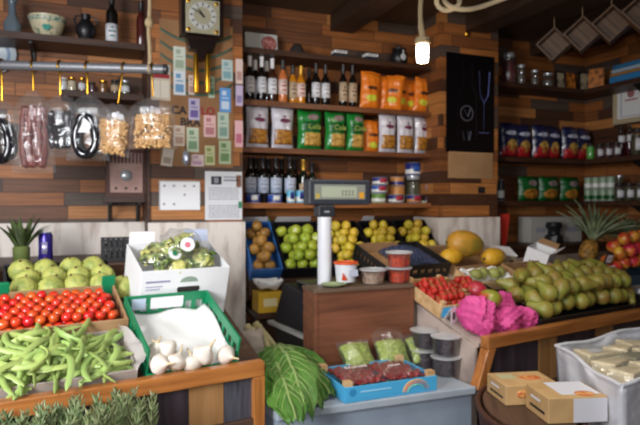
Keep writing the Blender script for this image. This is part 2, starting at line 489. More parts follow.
tin(T(sx(414, 3.466, 195), 3.466, zd), 'flat blue and orange tin at the front of the shelf near its right end', .054, .058, M_TNAVY, M_TORANGE, band2=M_TRED)
tin(T(sx(397, 3.585, 195), 3.585, zd), 'orange-labelled tin standing behind the glass jar', .055, .12, M_TORANGE, M_TWHITE)
tin(T(sx(397, 3.585, 195), 3.585, zd+.1215), 'small orange and blue tin on top of the orange-labelled tin', .05, .065, M_TORANGE, M_TNAVY)
tin(T(sx(413, 3.585, 195), 3.585, zd+.1965), 'white and navy striped tin, topmost of the whole pile', .058, .095, M_TNAVY, M_TWHITE, band2=M_TBLUE)
def jar(M, label, r, h, fill, lidm, labm=None, name='glass_jar', cat='jar', group=None, fh=.75):
    t = thing(name, label, cat, M, group)
    MB().lathe([(r*.9, 0), (r, .006), (r, h*.78), (r*.82, h*.86), (r*.82, h*.9)], 16).build('glass', M_GLASSJ, t)
    MB().lathe([(r*.86, .004), (r*.94, .008), (r*.94, h*fh), (.001, h*fh+.001)], 16).build('contents', fill, t)
    MB().lathe([(r*.86, h*.86), (r*.88, h*.87), (r*.88, h*.99), (r*.84, h), (.001, h)], 16).build('lid', lidm, t)
    if labm: MB().lathe([(r+.001, h*.2), (r+.001, h*.62)], 10, None, -PI/2-1.2, -PI/2+1.2).build('label', labm, t, solid=.0006)
    return t
M_OLIVE = mat('olive contents', '#4b4a22', .4, noise=(60, '#2c2c18'))
M_DKRED = mat('dark red contents', '#5a1420', .35, noise=(50, '#30101a'))
M_AMBERC = mat('honey contents', '#8a5a1c', .3)
M_PURPLE = mat('purple foil', '#443a78', .35, noise=(30, '#8a86b8'))
jar(T(sx(413, 3.585, 195), 3.583, zd), 'wide glass jar of dark olives supporting the topmost striped tin', .058, .196, M_OLIVE, M_STEEL)
jar(T(sx(427, 3.56, 195), 3.585, zd+.0), 'glass jar with dark red preserve near the pillar', .046, .15, M_DKRED, M_DKRED, M_TRED)

# soft bags: pillow with crimped seals; patches ride on the same surface
def bag_pt(w, h, t, seed, lean=0):
    rn = random.Random(seed); ph = [rn.uniform(0, 6.28) for _ in range(6)]
    def f(u, v, side=-1, off=0):
        a, b = 2*u-1, 2*v-1
        th = t/2 * max(0, 1-abs(a)**2.6)**.65 * max(0, 1-abs(b)**5)**.8
        wr = .035*t*(math.sin(9*a+ph[0]+3*b)+math.sin(13*b+ph[1])) * max(0, 1-abs(b)**3)
        x = w/2*a*(1-.07*(1-b*b)**1 + .015*math.sin(6*b+ph[2]))
        z = h*v + .012*h*math.sin(4*a+ph[3])*(v**3)
        return (x, side*(th+wr*(1 if th > .003 else 0)+off) + lean*z, z)
    return f
def soft_bag(M, label, w, h, t, body, patches=(), name='snack_bag', cat='snack bag', seed=0, group=None, txts=(), crimp=None):
    """patches: (part name, u0, u1, v0, v1, material, oval?)"""
    th = thing(name, label, cat, M, group)
    f = bag_pt(w, h, t, seed)
    g = MB(); g.grid(lambda u, v: f(u, v, -1), 16, 20); g.grid(lambda u, v: f(1-u, v, 1), 16, 20)
    b = g.build('pouch', body, th, ang=60)
    for nm, u0, u1, v0, v1, m, oval in patches:
        def pf(a, c):
            if oval:
                rr = a; an = c*2*PI
                u = (u0+u1)/2 + rr*(u1-u0)/2*math.cos(an); v = (v0+v1)/2 + rr*(v1-v0)/2*math.sin(an)
            else:
                u = u0+(u1-u0)*a; v = v0+(v1-v0)*c
            return f(u, v, -1, .0012)
        q = MB().grid(pf, 8, 16 if oval else 8)
        q.build(nm, m, th, ang=80, solid=.0006)
    if crimp:
        for v in (.02, .98):
            MB().tube([(f(u/8, v)[0], f(u/8, v, -1, .0012)[1], f(u/8, v)[2]) for u in range(9)], .0016, 5, flat=1.5).build('seal', crimp, th)
    for nm, s, sz, m, u, v, sh in txts:
        q = f(u, v, -1, .004)
        text(nm, s, sz, m, th, Matrix.Translation(q) @ FACE, font_shear=sh)
    return th
M_ORBAG = mat('orange snack foil', '#e07a1e', .35, coat=.2, bump=(25, .3))
M_ORDK = mat('dark script ink', '#4a2410', .5)
M_YGREEN = mat('lime yellow print', '#c9c93a', .5)
M_WBAG = mat('silver white snack foil', '#c9c6cf', .3, coat=.2, bump=(25, .3))
M_GBAG = mat('green snack foil', '#177a2e', .3, coat=.25, bump=(25, .3))
M_GDK = mat('dark green print', '#0c5520', .4)
M_CHIP = mat('golden crisps', '#c08428', .5, noise=(55, '#7a4a14'), bump=(50, .8))
M_CHIPY = mat('golden crisps pale', '#d6ac58', .5, noise=(55, '#9a7028'), bump=(50, .8))
M_CREST = mat('maroon print', '#6a2c48', .5)
M_LIMETXT = mat('pale lime lettering', '#a9b858', .5)
M_EMBL = mat('grey maroon emblem', '#8d7a78', .5)
shb = SZ['b']
for i, (px, w, Y, dz, rz, txt) in enumerate((
    (369, .150, 3.475, 0, .05, 'orange snack bag at the tan-labelled bottles, widest and fully in front'),
    (386.5, .130, 3.53, 0, .1, 'orange snack bag second from the tan-labelled bottles, set farther back'),
    (391.5, .125, 3.465, 0, -.75, 'orange snack bag turned edge-on in the middle of the orange row'),
    (399, .135, 3.50, 0, .1, 'orange snack bag right after the edge-on one'),
    (408, .130, 3.55, 0, .05, 'orange snack bag second from the right end of the orange row'),
    (419.5, .130, 3.49, 0, .15, 'orange snack bag at the right end of the orange row'))):
    soft_bag(T(sx(px, Y, 90), Y, shb, rz, 0, (.05, .0, .12, -.02, .06, .09)[i]), txt, w, (.255, .245, .24, .245, .24, .25)[i], .07, M_ORBAG,
             [('lime_patch', .2, .8, .2, .38, M_YGREEN, True), ('logo_stroke', .22, .80, .52, .60, M_ORDK, True)], seed=i, group='orange snack bags',
             txts=[('lettering', 'che', .05, M_ORDK, .5, .56, .2)], crimp=M_ORBAG)
shc = SZ['c']
def white_bag(px, Y, rz, w, txt, sd):
    soft_bag(T(sx(px, Y, 140), Y, shc, rz), txt, w, .262, .08, M_WBAG,
             [('window', .07, .93, .10, .46, M_CHIP, False), ('logo_print', .26, .76, .62, .73, M_CREST, True), ('crest', .44, .58, .75, .80, M_CREST, True)], seed=sd, crimp=M_WBAG, group='white snack bags')
white_bag(257.5, 3.49, .12, .155, 'silver-white crisp bag with maroon logo, against the pillar edge', 11)
white_bag(282.5, 3.485, .1, .155, 'silver-white crisp bag with maroon logo, beside the green bags', 12)
def green_bag(px, Y, w, txt, sd, word):
    soft_bag(T(sx(px, Y, 140), Y, shc, .08), txt, w, .255, .085, M_GBAG,
             [('window', .2, .95, .1, .44, M_CHIPY, False), ('emblem', .32, .82, .76, .92, M_EMBL, True), ('panel', .16, .95, .47, .72, M_GDK, False)], seed=sd, crimp=M_GDK,
             txts=[('lettering', word, .048, M_LIMETXT, .58, .59, .15)], group='green snack bags')
green_bag(309.5, 3.49, .175, 'green crisp bag next to the white ones, first of three', 13, 'Cola')
green_bag(335, 3.48, .155, 'green crisp bag in the middle of the three', 14, 'Cola')
green_bag(355, 3.48, .135, 'green crisp bag beside the single orange bag, last of three', 15, 'Cola')
soft_bag(T(sx(371, 3.54, 140), 3.54, shc, .1), 'single orange snack bag between the green and white bags', .13, .225, .07, M_ORBAG,
         [('lime_patch', .2, .8, .14, .34, M_YGREEN, True), ('logo_stroke', .2, .8, .5, .6, M_ORDK, True)], seed=16, crimp=M_ORBAG)
white_bag(387, 3.475, .05, .135, 'silver-white crisp bag beside the single orange bag', 17)
white_bag(405, 3.47, .05, .135, 'silver-white crisp bag in the middle of the right-hand three', 18)
white_bag(420, 3.50, .25, .125, 'silver-white crisp bag at the right end of its shelf', 19)
soft_bag(T(sx(431.5, 3.48, 195), 3.48, zd, .2), 'purple and white foil packet at the right end of the lowest back shelf', .11, .13, .06, M_PURPLE, [('print', .2, .8, .2, .5, M_TWHITE, True)], name='foil_packet', cat='packet', seed=20)
# dish in front of the packet
t = thing('small_dish', 'small pale dish by the purple packet on the lowest shelf', 'dish', T(sx(424, 3.435, 198), 3.435, zd))
MB().lathe([(.014, 0), (.018, .004), (.026, .012), (.0265, .014), (.017, .006), (.001, .005)], 16).build('bowl', mat('pale ceramic', '#d8dccb', .3), t)

# top shelf odds
za = SZ['a']
a_, b_ = at_y(246, 48, 3.56), at_y(278, 50, 3.56)
t = thing('picture_board', 'grey-white card with round red picture leaning on the top back shelf', 'picture', T(a_.x, 3.56, za, 0, -.12))
W = b_.x-a_.x; Hh = .142
bx(0, W, 0, .008, 0, Hh).build('card', mat('pale grey card', '#b9bcb8', .6), t, False)
q = MB().lathe([(.0465, 0), (.0465, .002), (.001, .002)], 20, Matrix.Translation((W*.73, -.0005, Hh*.55)) @ FACE).build('round_picture', mat('red brown print', '#7a2a2a', .5, noise=(40, '#c08a80')), t)
g = MB().lathe([(.0465, .002), (.05, .002), (.05, .0035), (.0465, .0035)], 24, Matrix.Translation((W*.73, -.0005, Hh*.55)) @ FACE, caps=False); g.build('ring', M_REDINK, q)
t = thing('cloth_hat', 'dark brimmed hat lying on the top back shelf beside the card', 'hat', T(sx(297, 3.52, 50), 3.52, za))
MB().ell(.05, .05, .075, 14, 8, Matrix.Translation((0, 0, .012)), lambda x, y, z: (x, y, max(z, -.1))).build('crown', mat('dark felt', '#2a211e', .9), t)
MB().lathe([(.045, .003), (.085, .008), (.088, .012), (.083, .013), (.045, .010)], 20).build('brim', mat('dark felt', '#2a211e', .9), t)
for px, txt in ((339, 'small dark box with a white top band on the top shelf, nearer the hat'), (370, 'small dark box with a white top band on the top shelf, nearer the black jar')):
    t = thing('small_box', txt, 'box', T(sx(px, 3.5, 58), 3.5, za))
    bx(-.045, .045, -.03, .03, 0, .04).build('body', M_DGREY, t, False, bevel=.003)
    bx(-.046, .046, -.031, .031, .0405, .058).build('lid', M_WHITE, t, False, bevel=.003)
    g = MB()
    for k in range(4): g.box(-.03+k*.017, -.02+k*.017, -.0325, -.0312, .046, .053)
    g.build('print', M_INK, t.children[-1], False)
t = thing('glazed_jar', 'round black jar with a white emblem on the top back shelf near the bulb', 'jar', T(sx(398.5, 3.5, 62), 3.5, za))
MB().lathe([(.04, 0), (.055, .015), (.064, .05), (.06, .085), (.042, .105), (.042, .112)], 18).build('body', M_BLACK, t)
MB().lathe([(.05, .1125), (.052, .118), (.03, .128), (.012, .132), (.012, .143), (.001, .145)], 16).build('lid', M_BLACK, t)
em = MB().ell(.02, .004, .024, 12, 8, Matrix.Translation((0, -.0635, .052))); em.prism([(-.006, .07), (.006, .07), (.003, .1), (-.003, .1)], -.062, -.056)
em.build('emblem', mat('pale emblem', '#b8bcc0', .5), t)
# ------------------------------------------------------------------ left alcove shelf things
zl = 2.406
M_CERAM = mat('cream ceramic', '#c9bf9e', .35, noise=(28, '#7a8a72', .58, .62))
t = thing('ceramic_bowl', 'large cream flower bowl with a teal flower on the upper left shelf', 'bowl', T(at_y(49, 30, 3.52).x, 3.52, zl, s=.80))
MB().lathe([(.05, 0), (.06, .004), (.095, .06), (.118, .13), (.124, .15), (.118, .15), (.09, .06), (.001, .02)], 24).build('body', M_CERAM, t)
MB().lathe([(.1135, .112), (.1215, .138)], 24).build('dotted_rim', mat('teal band', '#b9b8a0', .4, noise=(60, '#3c7a70', .5, .55)), t)
g = MB()
for k in range(6):
    a = k*PI/3
    g.ell(.013, .004, .013, 8, 6, Matrix.Translation((.015*math.cos(a), -.094-.02*.2, .068+.015*math.sin(a))))
g.ell(.009, .006, .009, 8, 6, Matrix.Translation((0, -.097, .068)))
g.build('flower', mat('teal glaze', '#2c8a7c', .3), t)
t = thing('glass_vase', 'slim bluish glass vessel at the left edge of the upper left shelf', 'vase', T(at_y(14, 25, 3.5).x, 3.5, zl))
MB().lathe([(.03, 0), (.042, .01), (.045, .06), (.02, .11), (.018, .17), (.03, .2), (.027, .2), (.014, .17)], 16).build('body', mat('bluish glass', '#6d7f8c', .15, alpha=.75), t)
t = thing('clay_jug', 'black clay jug between bowl and wine bottle on the upper left shelf', 'jug', T(at_y(87, 32, 3.5).x, 3.5, zl, s=.85))
MB().lathe([(.03, 0), (.036, .005), (.062, .06), (.064, .1), (.04, .135), (.028, .15), (.032, .185), (.028, .186), (.022, .15)], 20).build('body', M_BLACK, t)
for s in (-1, 1):
    MB().tube([(s*.034, 0, .175), (s*.062, 0, .17), (s*.07, 0, .14), (s*.058, 0, .11)], .006, 8).build('handle', M_BLACK, t)
bottle(T(at_y(113, 34, 3.5).x, 3.5, zl), 'black wine bottle with white label on the upper left shelf', M_WINE, M_WLAB, M_BCAP, .29, .034, (.06, .4), .8, mat('teal ink', '#3f7f80', .6))
bottle(T(at_y(142, 36, 3.5).x, 3.5, zl), 'dark red-brown bottle beside the rope on the upper left shelf', mat('red brown glass', '#4a1a18', .1, coat=.4), None, M_BCAP, .27, .027)
jx = [(64, .023, .075, M_WHITE, M_WHITE, None), (73, .024, .08, mat('cream contents', '#cdbfa0', .5), M_BRASS, None), (83, .021, .082, M_AMBERC, M_BRASS, M_WLAB), (93, .022, .06, M_DKRED, M_IRON, None),
      (104, .026, .075, M_AMBERC, M_BRASS, None), (116, .026, .085, M_OLIVE, M_IRON, M_TLAB), (126, .025, .085, mat('green contents', '#5c6a2c', .4), M_STEEL, M_WLAB)]
nm = ['white-filled', 'cream', 'honey-coloured labelled', 'small dark red', 'amber', 'dark olive labelled', 'green-filled, endmost']
for (px, r, h, c, l, lb), n in zip(jx, nm):
    jar(T(at_y(px, 88, 3.53).x, 3.53, 2.129), n + ' little jar on the short left shelf above the hanging bags', r, h, c, l, lb, group='little jars on the short left shelf')
# plate on the wall at the far left
p = at_y(-4, 54, 3.63)
t = thing('wall_plate', 'round pale blue-grey plate hung on the planks at the left edge', 'plate', Matrix.Translation((p.x, 3.645, p.z)) @ FACE)
MB().lathe([(.06, .001), (.1, .012), (.11, .02), (.108, .022), (.06, .008), (.001, .007)], 28).build('plate', mat('pale blue ceramic', '#a9b4bb', .3), t)
MB().lathe([(.062, .0095), (.08, .0135), (.08, .0142), (.062, .0102)], 28, caps=False).build('painted_ring', mat('dusty blue', '#6f86a0', .4), t)
# pinkish cabinet with a silver round on the grey ledge
a_ = at_y(106, 196, 3.5); b_ = at_y(146, 196, 3.5); zled = a_.z + .003
t = thing('wooden_cabinet', 'small pinkish wooden cabinet with a round silver knob on the grey ledge at the left', 'cabinet', T((a_.x+b_.x)/2, 3.5, at_y(103, 196, 3.45).z+.001))
w = (b_.x-a_.x)/2
M_PINKW = mat('pinkish painted wood', '#c09a90', .5, noise=(8, '#a67e74'))
M_REDW = wood('red brown wood', '#5c2c20', '#43201a')
g = MB(); g.box(-w, w, 0, .12, 0, .02).box(-w, w, 0, .12, .255, .275).box(-w, -w+.018, 0, .12, .02, .255).box(w-.018, w, 0, .12, .02, .255).build('frame', M_REDW, t, False)
bx(-w+.0185, w-.0185, .012, .11, .0205, .2545).build('panel', M_PINKW, t, False)
g = MB()
for k in range(9):
    x = -w+.03+k*(2*w-.06)/8; g.box(x-.004, x+.004, .004, .011, .19, .25)
g.build('grille', M_REDW, t, False)
MB().lathe([(.03, 0), (.034, .006), (.024, .014), (.001, .018)], 20, Matrix.Translation((0, .0118, .12)) @ FACE).build('knob', M_STEEL, t)
g = MB()
for k in (-1, 0, 1): g.lathe([(.008, 0), (.007, .004), (.001, .005)], 10, Matrix.Translation((k*.055, .0118, .045)) @ FACE)
g.build('buttons', M_IRON, t)
p = at_y(93, 190, 3.55)
bottle(T(p.x, 3.5, at_y(103, 196, 3.45).z+.001), 'little dark bottle with gold band left of the pinkish cabinet', M_AMBER, M_TLAB, M_GCAP, .12, .017) if False else None

# ------------------------------------------------------------------ hanging pipe with bags
D = 2.6
A, B = at_d(-45, 64.5, D), at_d(166, 70, 2.62)
t = thing('hanging_pipe', 'grey metal pipe hung across the left corner, bags hooked onto it', 'pipe')
MB().tube([A, A.lerp(B, .5), B], .0215, 12).build('pipe', mat('dull grey metal', '#77787c', .45, metal=.4), t)
for q in (A, B):
    d = (B-A).normalized()*.008
    MB().tube([q-d, q+d], .0235, 12).build('end_cap', M_DGREY, t)
def pipe_at(px):
    t0 = (px+45)/211; return A.lerp(B, t0)
for px, s in ((150, 'tan rope with knots holding up the pipe near the pillar'), (-38, 'tan rope holding up the far left end of the pipe')):
    q = pipe_at(px)
    t = thing('hanging_rope', s, 'rope', T(q))
    rad = .0085
    pts = [(.003*math.sin(k*1.3), .003*math.cos(k*1.7), .0+k*(CEIL-q.z)/14) for k in range(15)]
    MB().tube(pts, rad, 8).build('strand', M_ROPE, t)
    for zz in (.09, .22):
        MB().ell(.02, .02, .026, 10, 8, Matrix.Translation((0, 0, zz+.12))).build('knot', M_ROPE, t)
    MB().tube([(0.0, .019*math.sin(a*PI/6), .019*math.cos(a*PI/6)) for a in range(12)], .006, 6, Matrix.Rotation(-YAW, 4, 'Z'), closed=True).build('loop', M_ROPE, t)
M_DATE = mat('dark red chorizo skin', '#541008', .4, spec=.3, noise=(30, '#74281a'))
M_MORC = mat('black sausage skin', '#14141a', .2, coat=.5)
M_NUT = mat('peanut', '#e0b478', .6, var=.1, noise=(60, '#b98648'))
def hang_bag(px, label, w, h, kind, top, seed, dpt=0.0, w_hook=True):
    """px: where it hooks on the pipe, top: drop of the bag's neck below the pipe"""
    q = pipe_at(px); rn = random.Random(seed)
    t = thing('hanging_bag', label, 'food bag', Matrix.Translation(q) @ Matrix.Rotation(-YAW + rn.uniform(-.1, .1), 4, 'Z') @ Matrix.Rotation(.16 if px == 124 else 0, 4, 'Y'), 'food bags hanging from the pipe')
    g = MB()
    if w_hook:
        g.tube([(0, .027*math.cos(a), .027*math.sin(a)) for a in [PI*1.12 - k*PI*1.25/8 for k in range(9)]] + [(0, -.012, -.03), (0, 0, -.05), (0, 0, -top+.004)], .0045, 8)
        g.build('hook', M_BRASS, t)
    f = bag_pt(w, h, .07, seed)
    Z0 = -top-h
    def nf(u, v, s):
        x, y, z = f(u, v, s); k = 1-.75*max(0, (v-.78)/.22)**1.4
        return (x*k, y, z+Z0)
    fw = lambda u, v, s: tuple(c*k for c, k in zip(nf(u, v, s), (1.22, 1.12, 1)))
    g = MB(); g.grid(lambda u, v: fw(u, v, -1), 14, 18); g.grid(lambda u, v: fw(1-u, v, 1), 14, 18)
    g.build('film', M_FILM, t, ang=80)
    if kind == 'red':
        for k in range(3):
            x0 = (-.036, .0, .036)[k]
            pts = []
            for j in range(40):
                a = 2*PI*j/40
                pts.append((x0 + .012*math.sin(a), (-.012 if k == 1 else .004)+.006*math.sin(a), Z0+h*.44 + h*.36*math.cos(a)))
            rad = [.0115*(1+.35*abs(math.sin(j*.785))) for j in range(40)]
            MB().tube(pts, rad, 8, closed=True).build('sausage_string', M_DATE, t)
    elif kind == 'ring':
        for k in range(2):
            pts = [((w*.28)*math.sin(a)*(1-.2*math.cos(a)), (-.020, .012)[k], Z0+h*.38+h*(.30-.03*k)*math.cos(a)) for a in [2*PI*j/32 for j in range(32)]]
            MB().tube(pts, [.0185*(1+.22*abs(math.sin(j*.6+k))) for j in range(32)], 10, closed=True).build('sausage_ring', M_MORC, t)
    elif kind == 'black':
        for k in range(5):
            x0 = (k-2)*.021
            pts = [(x0+.004*math.sin(j*.9+k), rn.uniform(-.006, .006)-.004, Z0+h*(.14+.62*j/9)) for j in range(10)]
            MB().tube(pts, [.006]+[.0145*(1+.22*math.sin(j*2.1+k)) for j in range(8)]+[.006], 8).build('sausage', M_MORC, t)
    elif kind == 'nuts':
        g = MB()
        for j in range(520):
            u, v = rn.uniform(.05, .95), rn.uniform(.04, .66)
            x, y, z = f(u, v, -1)
            g.ell(.0072, .006, .0095, 6, 4, T(x, y*rn.uniform(.45, .9)*rn.choice((1, 1, -1)), z+Z0, rn.uniform(0, 6), rn.uniform(0, 6)))
        o = g.build('peanuts', M_NUT, t); o['kind'] = 'stuff'
    return t
hang_bag(3, 'clear bag with a black sausage ring cut by the left edge of the view', .15, .29, 'ring', .165, 1)
hang_bag(34, 'clear bag with dark red sausage strings hanging from the pipe', .155, .37, 'red', .115, 2)
hang_bag(61, 'clear bag with bunched short black sausages, between red strings and black ring', .15, .285, 'black', .13, 3)
b4 = hang_bag(88, 'clear bag with a shiny black sausage ring and white label hanging from the pipe', .165, .30, 'ring', .125, 4)
MB().prism([(-.028, 0), (.022, 0), (.028, .052), (.0, .058)], 0, .001, Matrix.Translation((.0, -.038, -.30))).build('label', M_WHITE, b4, False)
hang_bag(124, 'clear tilted bag of peanuts with a brass hook, left of the other peanut bag', .145, .235, 'nuts', .165, 5)
hang_bag(153, 'clear square bag of peanuts hooked at the rope end of the pipe', .18, .235, 'nuts', .13, 6)

# ------------------------------------------------------------------ left pillar face
PF = PY-.001
def onp(px, py, Y=PF): return at_y(px, py, Y)
def flat(name, label, cat, x0, y0, x1, y1, m, th=.002, Y=PF, group=None, part='sheet', tilt=0):
    a, b = onp(x0, y1, Y), onp(x1, y0, Y)
    t = thing(name, label, cat, Matrix.Translation((a.x, Y, a.z)) @ Matrix.Rotation(tilt, 4, 'Y'), group)
    W, Hh = b.x-a.x, b.z-a.z
    bx(0, W, -th, 0, 0, Hh).build(part, m, t, False)
    return t, W, Hh
M_CBOARD = mat('cardboard panel', '#9a7048', .75, noise=(6, '#8a6340'))
t, W, Hh = flat('cardboard_poster', 'brown cardboard panel with green stripes and black letters behind the clock and pinned notes', 'panel', 160, 28, 233, 166, M_CBOARD, .006)
M_GSTR = mat('green grey stripe', '#4d5f4e', .7)
for k in range(5):
    x0, x1 = 0.005, W-.005
    def band(u, v, k=k): return (x0+(x1-x0)*u, -.0072, Hh*(.93-.085*k) - .075*(1-(2*u-1)**2)*(1 if k else .8) + .018*(v-.5))
    MB().grid(band, 16, 2).build('printed_stripe', M_GSTR, t, solid=.0008)
for s, px, py in (('CA', 179, 111), ('BRA', 190.5, 123), ('LO', 208, 112)):
    q = onp(px, py); a = onp(160, 166)
    text('lettering', s, .062, M_INK if s != 'LO' else M_REDINK, t, Matrix.Translation((q.x-a.x, -.0075, q.z-a.z)) @ FACE, offset=.0022)
Y2 = PF-.0085
NOTES = [
 (174, 48, 186, 71, '#c9cfc0', '#9aa890', 'pale green paper note high on the cardboard, over the white one'),
 (174, 72, 186, 95, '#d9dde0', '#6f9cc4', 'white paper note with blue band under the pale green one'),
 (189, 76, 195, 95, '#d9c4b4', '#b08a80', 'narrow pinkish paper note half behind the first brass weight'),
 (209, 77, 215, 98, '#b8c8b0', '#5f9a70', 'narrow green paper note half behind the second brass weight'),
 (222, 61, 233, 81, '#b9c9c4', '#7fa8b0', 'pale blue-green paper note beside the clock case'),
 (220, 89, 231, 112, '#5f9ad8', '#c9d8ea', 'bright blue paper note on the cardboard'),
 (189, 99, 200, 120, '#b8b0c8', '#6a5a98', 'purple and white paper note under the first weight'),
 (187, 128, 199, 152, '#c4cdb4', '#7a9a78', 'pale green paper note below the BRA lettering'),
 (204, 116, 216, 137, '#e0b8b4', '#b87a80', 'pink paper note in the middle of the cardboard'),
 (218, 113, 229, 139, '#bccab8', '#7f9f92', 'grey-green paper note under the bright blue one'),
 (174, 126, 185, 146, '#cdbba8', '#a88a78', 'beige paper note at the left below the CA lettering'),
 (205, 146, 215, 165, '#c8c89a', '#8a9a5a', 'yellow-green paper note low on the cardboard'),
 (219, 141, 231, 164, '#b4c4a0', '#6f9060', 'grass-green paper note at the lower right of the cardboard'),
 (191, 155, 204, 166, '#d8c4c0', '#b088a0', 'low wide pinkish paper note above the calendar'),
]
for x0, y0, x1, y1, c, c2, lb in NOTES:
    n, w, h = flat('hanging_note', lb, 'paper note', x0, y0, x1, y1, mat('note '+c, c, .7), .001, Y2, 'paper notes pinned to the pillar')
    m2 = mat('print '+c2, c2, .7)
    bx(w*.15, w*.85, -.0016, -.0011, h*.12, h*.45).build('print', m2, n, False)
    MB().box(w*.2, w*.6, -.0016, -.0011, h*.7, h*.88).box(w*.2, w*.8, -.0016, -.0011, h*.56, h*.61).build('figures', m2, n, False)
for x0, y0, x1, y1, c, c2, lb in [
 (236, 60, 243, 84, '#dcc4bc', '#b89088', 'pale pink paper note at the pillar edge beside the bottles'),
 (236, 86, 243, 106, '#c4b4d0', '#8f80a8', 'lilac paper note at the pillar edge beside the white bags'),
 (235, 121, 243, 147, '#e0b0b4', '#c06a80', 'rose-pink paper note at the pillar edge, lowest there'),
 (161, 148, 172, 165, '#d8ccc0', '#a89888', 'tilted cream card left of the silver ornament')]:
    n, w, h = flat('hanging_note', lb, 'paper note', x0, y0, x1, y1, mat('note '+c, c, .7), .001, PF-.0075 if x0 < 200 else PF, 'paper notes pinned to the pillar', tilt=.15 if x0 < 200 else 0)
    bx(w*.15, w*.85, -.0016, -.0011, h*.15, h*.5).build('print', mat('print '+c2, c2, .7), n, False)
n, w, h = flat('paper_sheet', 'cream sheet with red and grey bands at the left pillar edge behind the rope', 'sheet', 151.5, 66, 171, 100, mat('cream sheet', '#c8b8a4', .7), .001, PF-.0075)
bx(w*.05, w*.95, -.0016, -.0011, h*.62, h*.74).build('red_band', M_REDINK, n, False)
bx(w*.05, w*.95, -.0016, -.0011, h*.80, h*.98).build('grey_band', mat('blue grey', '#7f8890', .6), n, False)
MB().box(w*.1, w*.45, -.0016, -.0011, h*.08, h*.55).box(w*.52, w*.92, -.0016, -.0011, h*.08, h*.55).build('pictures', mat('pale print', '#d8d0c0', .6), n, False)
# clock
a_, b_ = at_y(182, 34, 3.2), at_y(224, -6, 3.2)
W = b_.x-a_.x; Hh = b_.z-a_.z
t = thing('wall_clock', 'dark wooden wall clock with square silver dial and two brass weights on the pillar', 'clock', T(a_.x, 3.2, a_.z))
M_CASE = wood('clock case', '#24140f', '#150b08', rough=.3)
g = MB(); g.box(0, W, 0, PF-.009-3.2, 0, Hh); g.box(-.012, W+.012, -.014, PF-.009-3.2, Hh, Hh+.03); g.build('case', M_CASE, t, False, bevel=.003)
MB().prism([(.03, -.001), (W-.03, -.001), (W-.05, -.075), (W*.62, -.075), (W*.58, -.125), (W*.42, -.125), (W*.38, -.075), (.05, -.075)], .02, PF-.009-3.2).build('lower_case', M_CASE, t, False)
dx0, dx1 = W*.10, W*.90
M_DIAL = mat('dull silver dial', '#a8a288', .35)
bx(dx0, dx1, -.004, -.0005, .01, .01+dx1-dx0).build('dial_plate', M_DIAL, t, False)
cx, cz, rr = W*.5, .01+(dx1-dx0)*.52, (dx1-dx0)*.41
TD = Matrix.Translation((cx, -.0045, cz)) @ FACE
dring = MB().lathe([(rr*.62, .001), (rr*.64, .004), (rr*.98, .004), (rr, .001)], 36, TD, caps=False).build('chapter_ring', mat('chapter ring silver', '#c8c8c2', .25), t)
g = MB()
for k in range(12):
    a = k*PI/6
    g.box(-.003, .003, rr*.7, rr*.93, .0042, .005, TD @ Matrix.Rotation(a, 4, 'Z'))
g.build('hour_marks', M_INK, dring, False)
MB().lathe([(rr*.60, .0005), (rr*.60, .0012), (.001, .0012)], 28, TD).build('dial_centre', mat('dial centre', '#aaa48c', .4), t)
for L_, w_, a in ((rr*.5, .006, -.6), (rr*.78, .004, -1.0)):
    MB().prism([(-w_, -.012), (w_, -.012), (w_*.5, L_), (-w_*.5, L_)], -.0075, -.0065, Matrix.Translation((cx, -.003, cz)) @ Matrix.Rotation(a, 4, 'Y')).build('hand', M_INK, t, False)
for sx_ in (0, 1):
    for sz_ in (0, 1):
        MB().ell(.012, .003, .012, 8, 6, Matrix.Translation((dx0+.016+sx_*(dx1-dx0-.032), -.004, .026+sz_*(dx1-dx0-.032)))).build('corner_ornament', M_BRASS, t)
for px in (196.5, 208):
    x = at_y(px, 70, 3.24).x - a_.x
    zt, zb = at_y(px, 54, 3.24).z - a_.z, at_y(px, 94, 3.24).z - a_.z
    w_ = MB().lathe([(.003, zb), (.014, zb+.006), (.0155, zb+.012), (.0155, zt-.012), (.013, zt-.004), (.003, zt)], 14, Matrix.Translation((x, .04, 0))).build('weight', M_BRASS, t)
    MB().tube([(x, .04, zt), (x, .04, -.12)] if zt < -.12 else [(x, .04, zt), (x, .04, zt+.02)], .0018, 6).build('chain', M_IRON, t)
# calendar sheet and newspaper
n, w, h = flat('hanging_calendar', 'white calendar sheet with faint dots on the orange planks of the pillar', 'sheet', 159, 181, 200, 210, M_WHITE, .002)
g = MB()
for (u, v) in ((.13, .82), (.36, .82), (.62, .82), (.85, .82), (.62, .52), (.36, .2), (.12, .2)):
    g.lathe([(.007, 0), (.007, .0006), (.001, .0006)], 10, Matrix.Translation((w*u, -.0022, h*v)) @ FACE)
g.build('dots', M_GRINK, n, False)
MB().box(0, w, -.004, -.0021, h-.006, h).box(0, .006, -.0035, -.0021, 0, h).build('edge_strip', mat('clip grey', '#a8a8a8', .5), n, False)
n, w, h = flat('newspaper_page', 'printed white newspaper page with a small dark picture on the pillar', 'newspaper', 205, 172, 242, 220, mat('newsprint', '#d4d6da', .7), .002)
MB().box(w*.16, w*.44, -.0028, -.0021, h*.73, h*.9).build('picture', M_DGREY, n, False)
bx(w*.24, w*.36, -.0034, -.0029, h*.76, h*.87).build('portrait', M_GRINK, n.children[-1], False)
rn = random.Random(3)
for k0, k1 in ((0, 6), (8, 14)):
    g = MB()
    for k in range(k0, k1):
        z = h*(.05+.046*k)
        x = w*.1
        while x < w*.9:
            l = rn.uniform(.006, .02); g.box(x, min(x+l, w*.92), -.0026, -.0021, z, z+h*.02); x += l+.005
    g.build('text_block', M_GRINK, n, False)
bx(w*.5, w*.9, -.0026, -.0021, h*.80, h*.84).build('headline', M_GRINK, n, False)
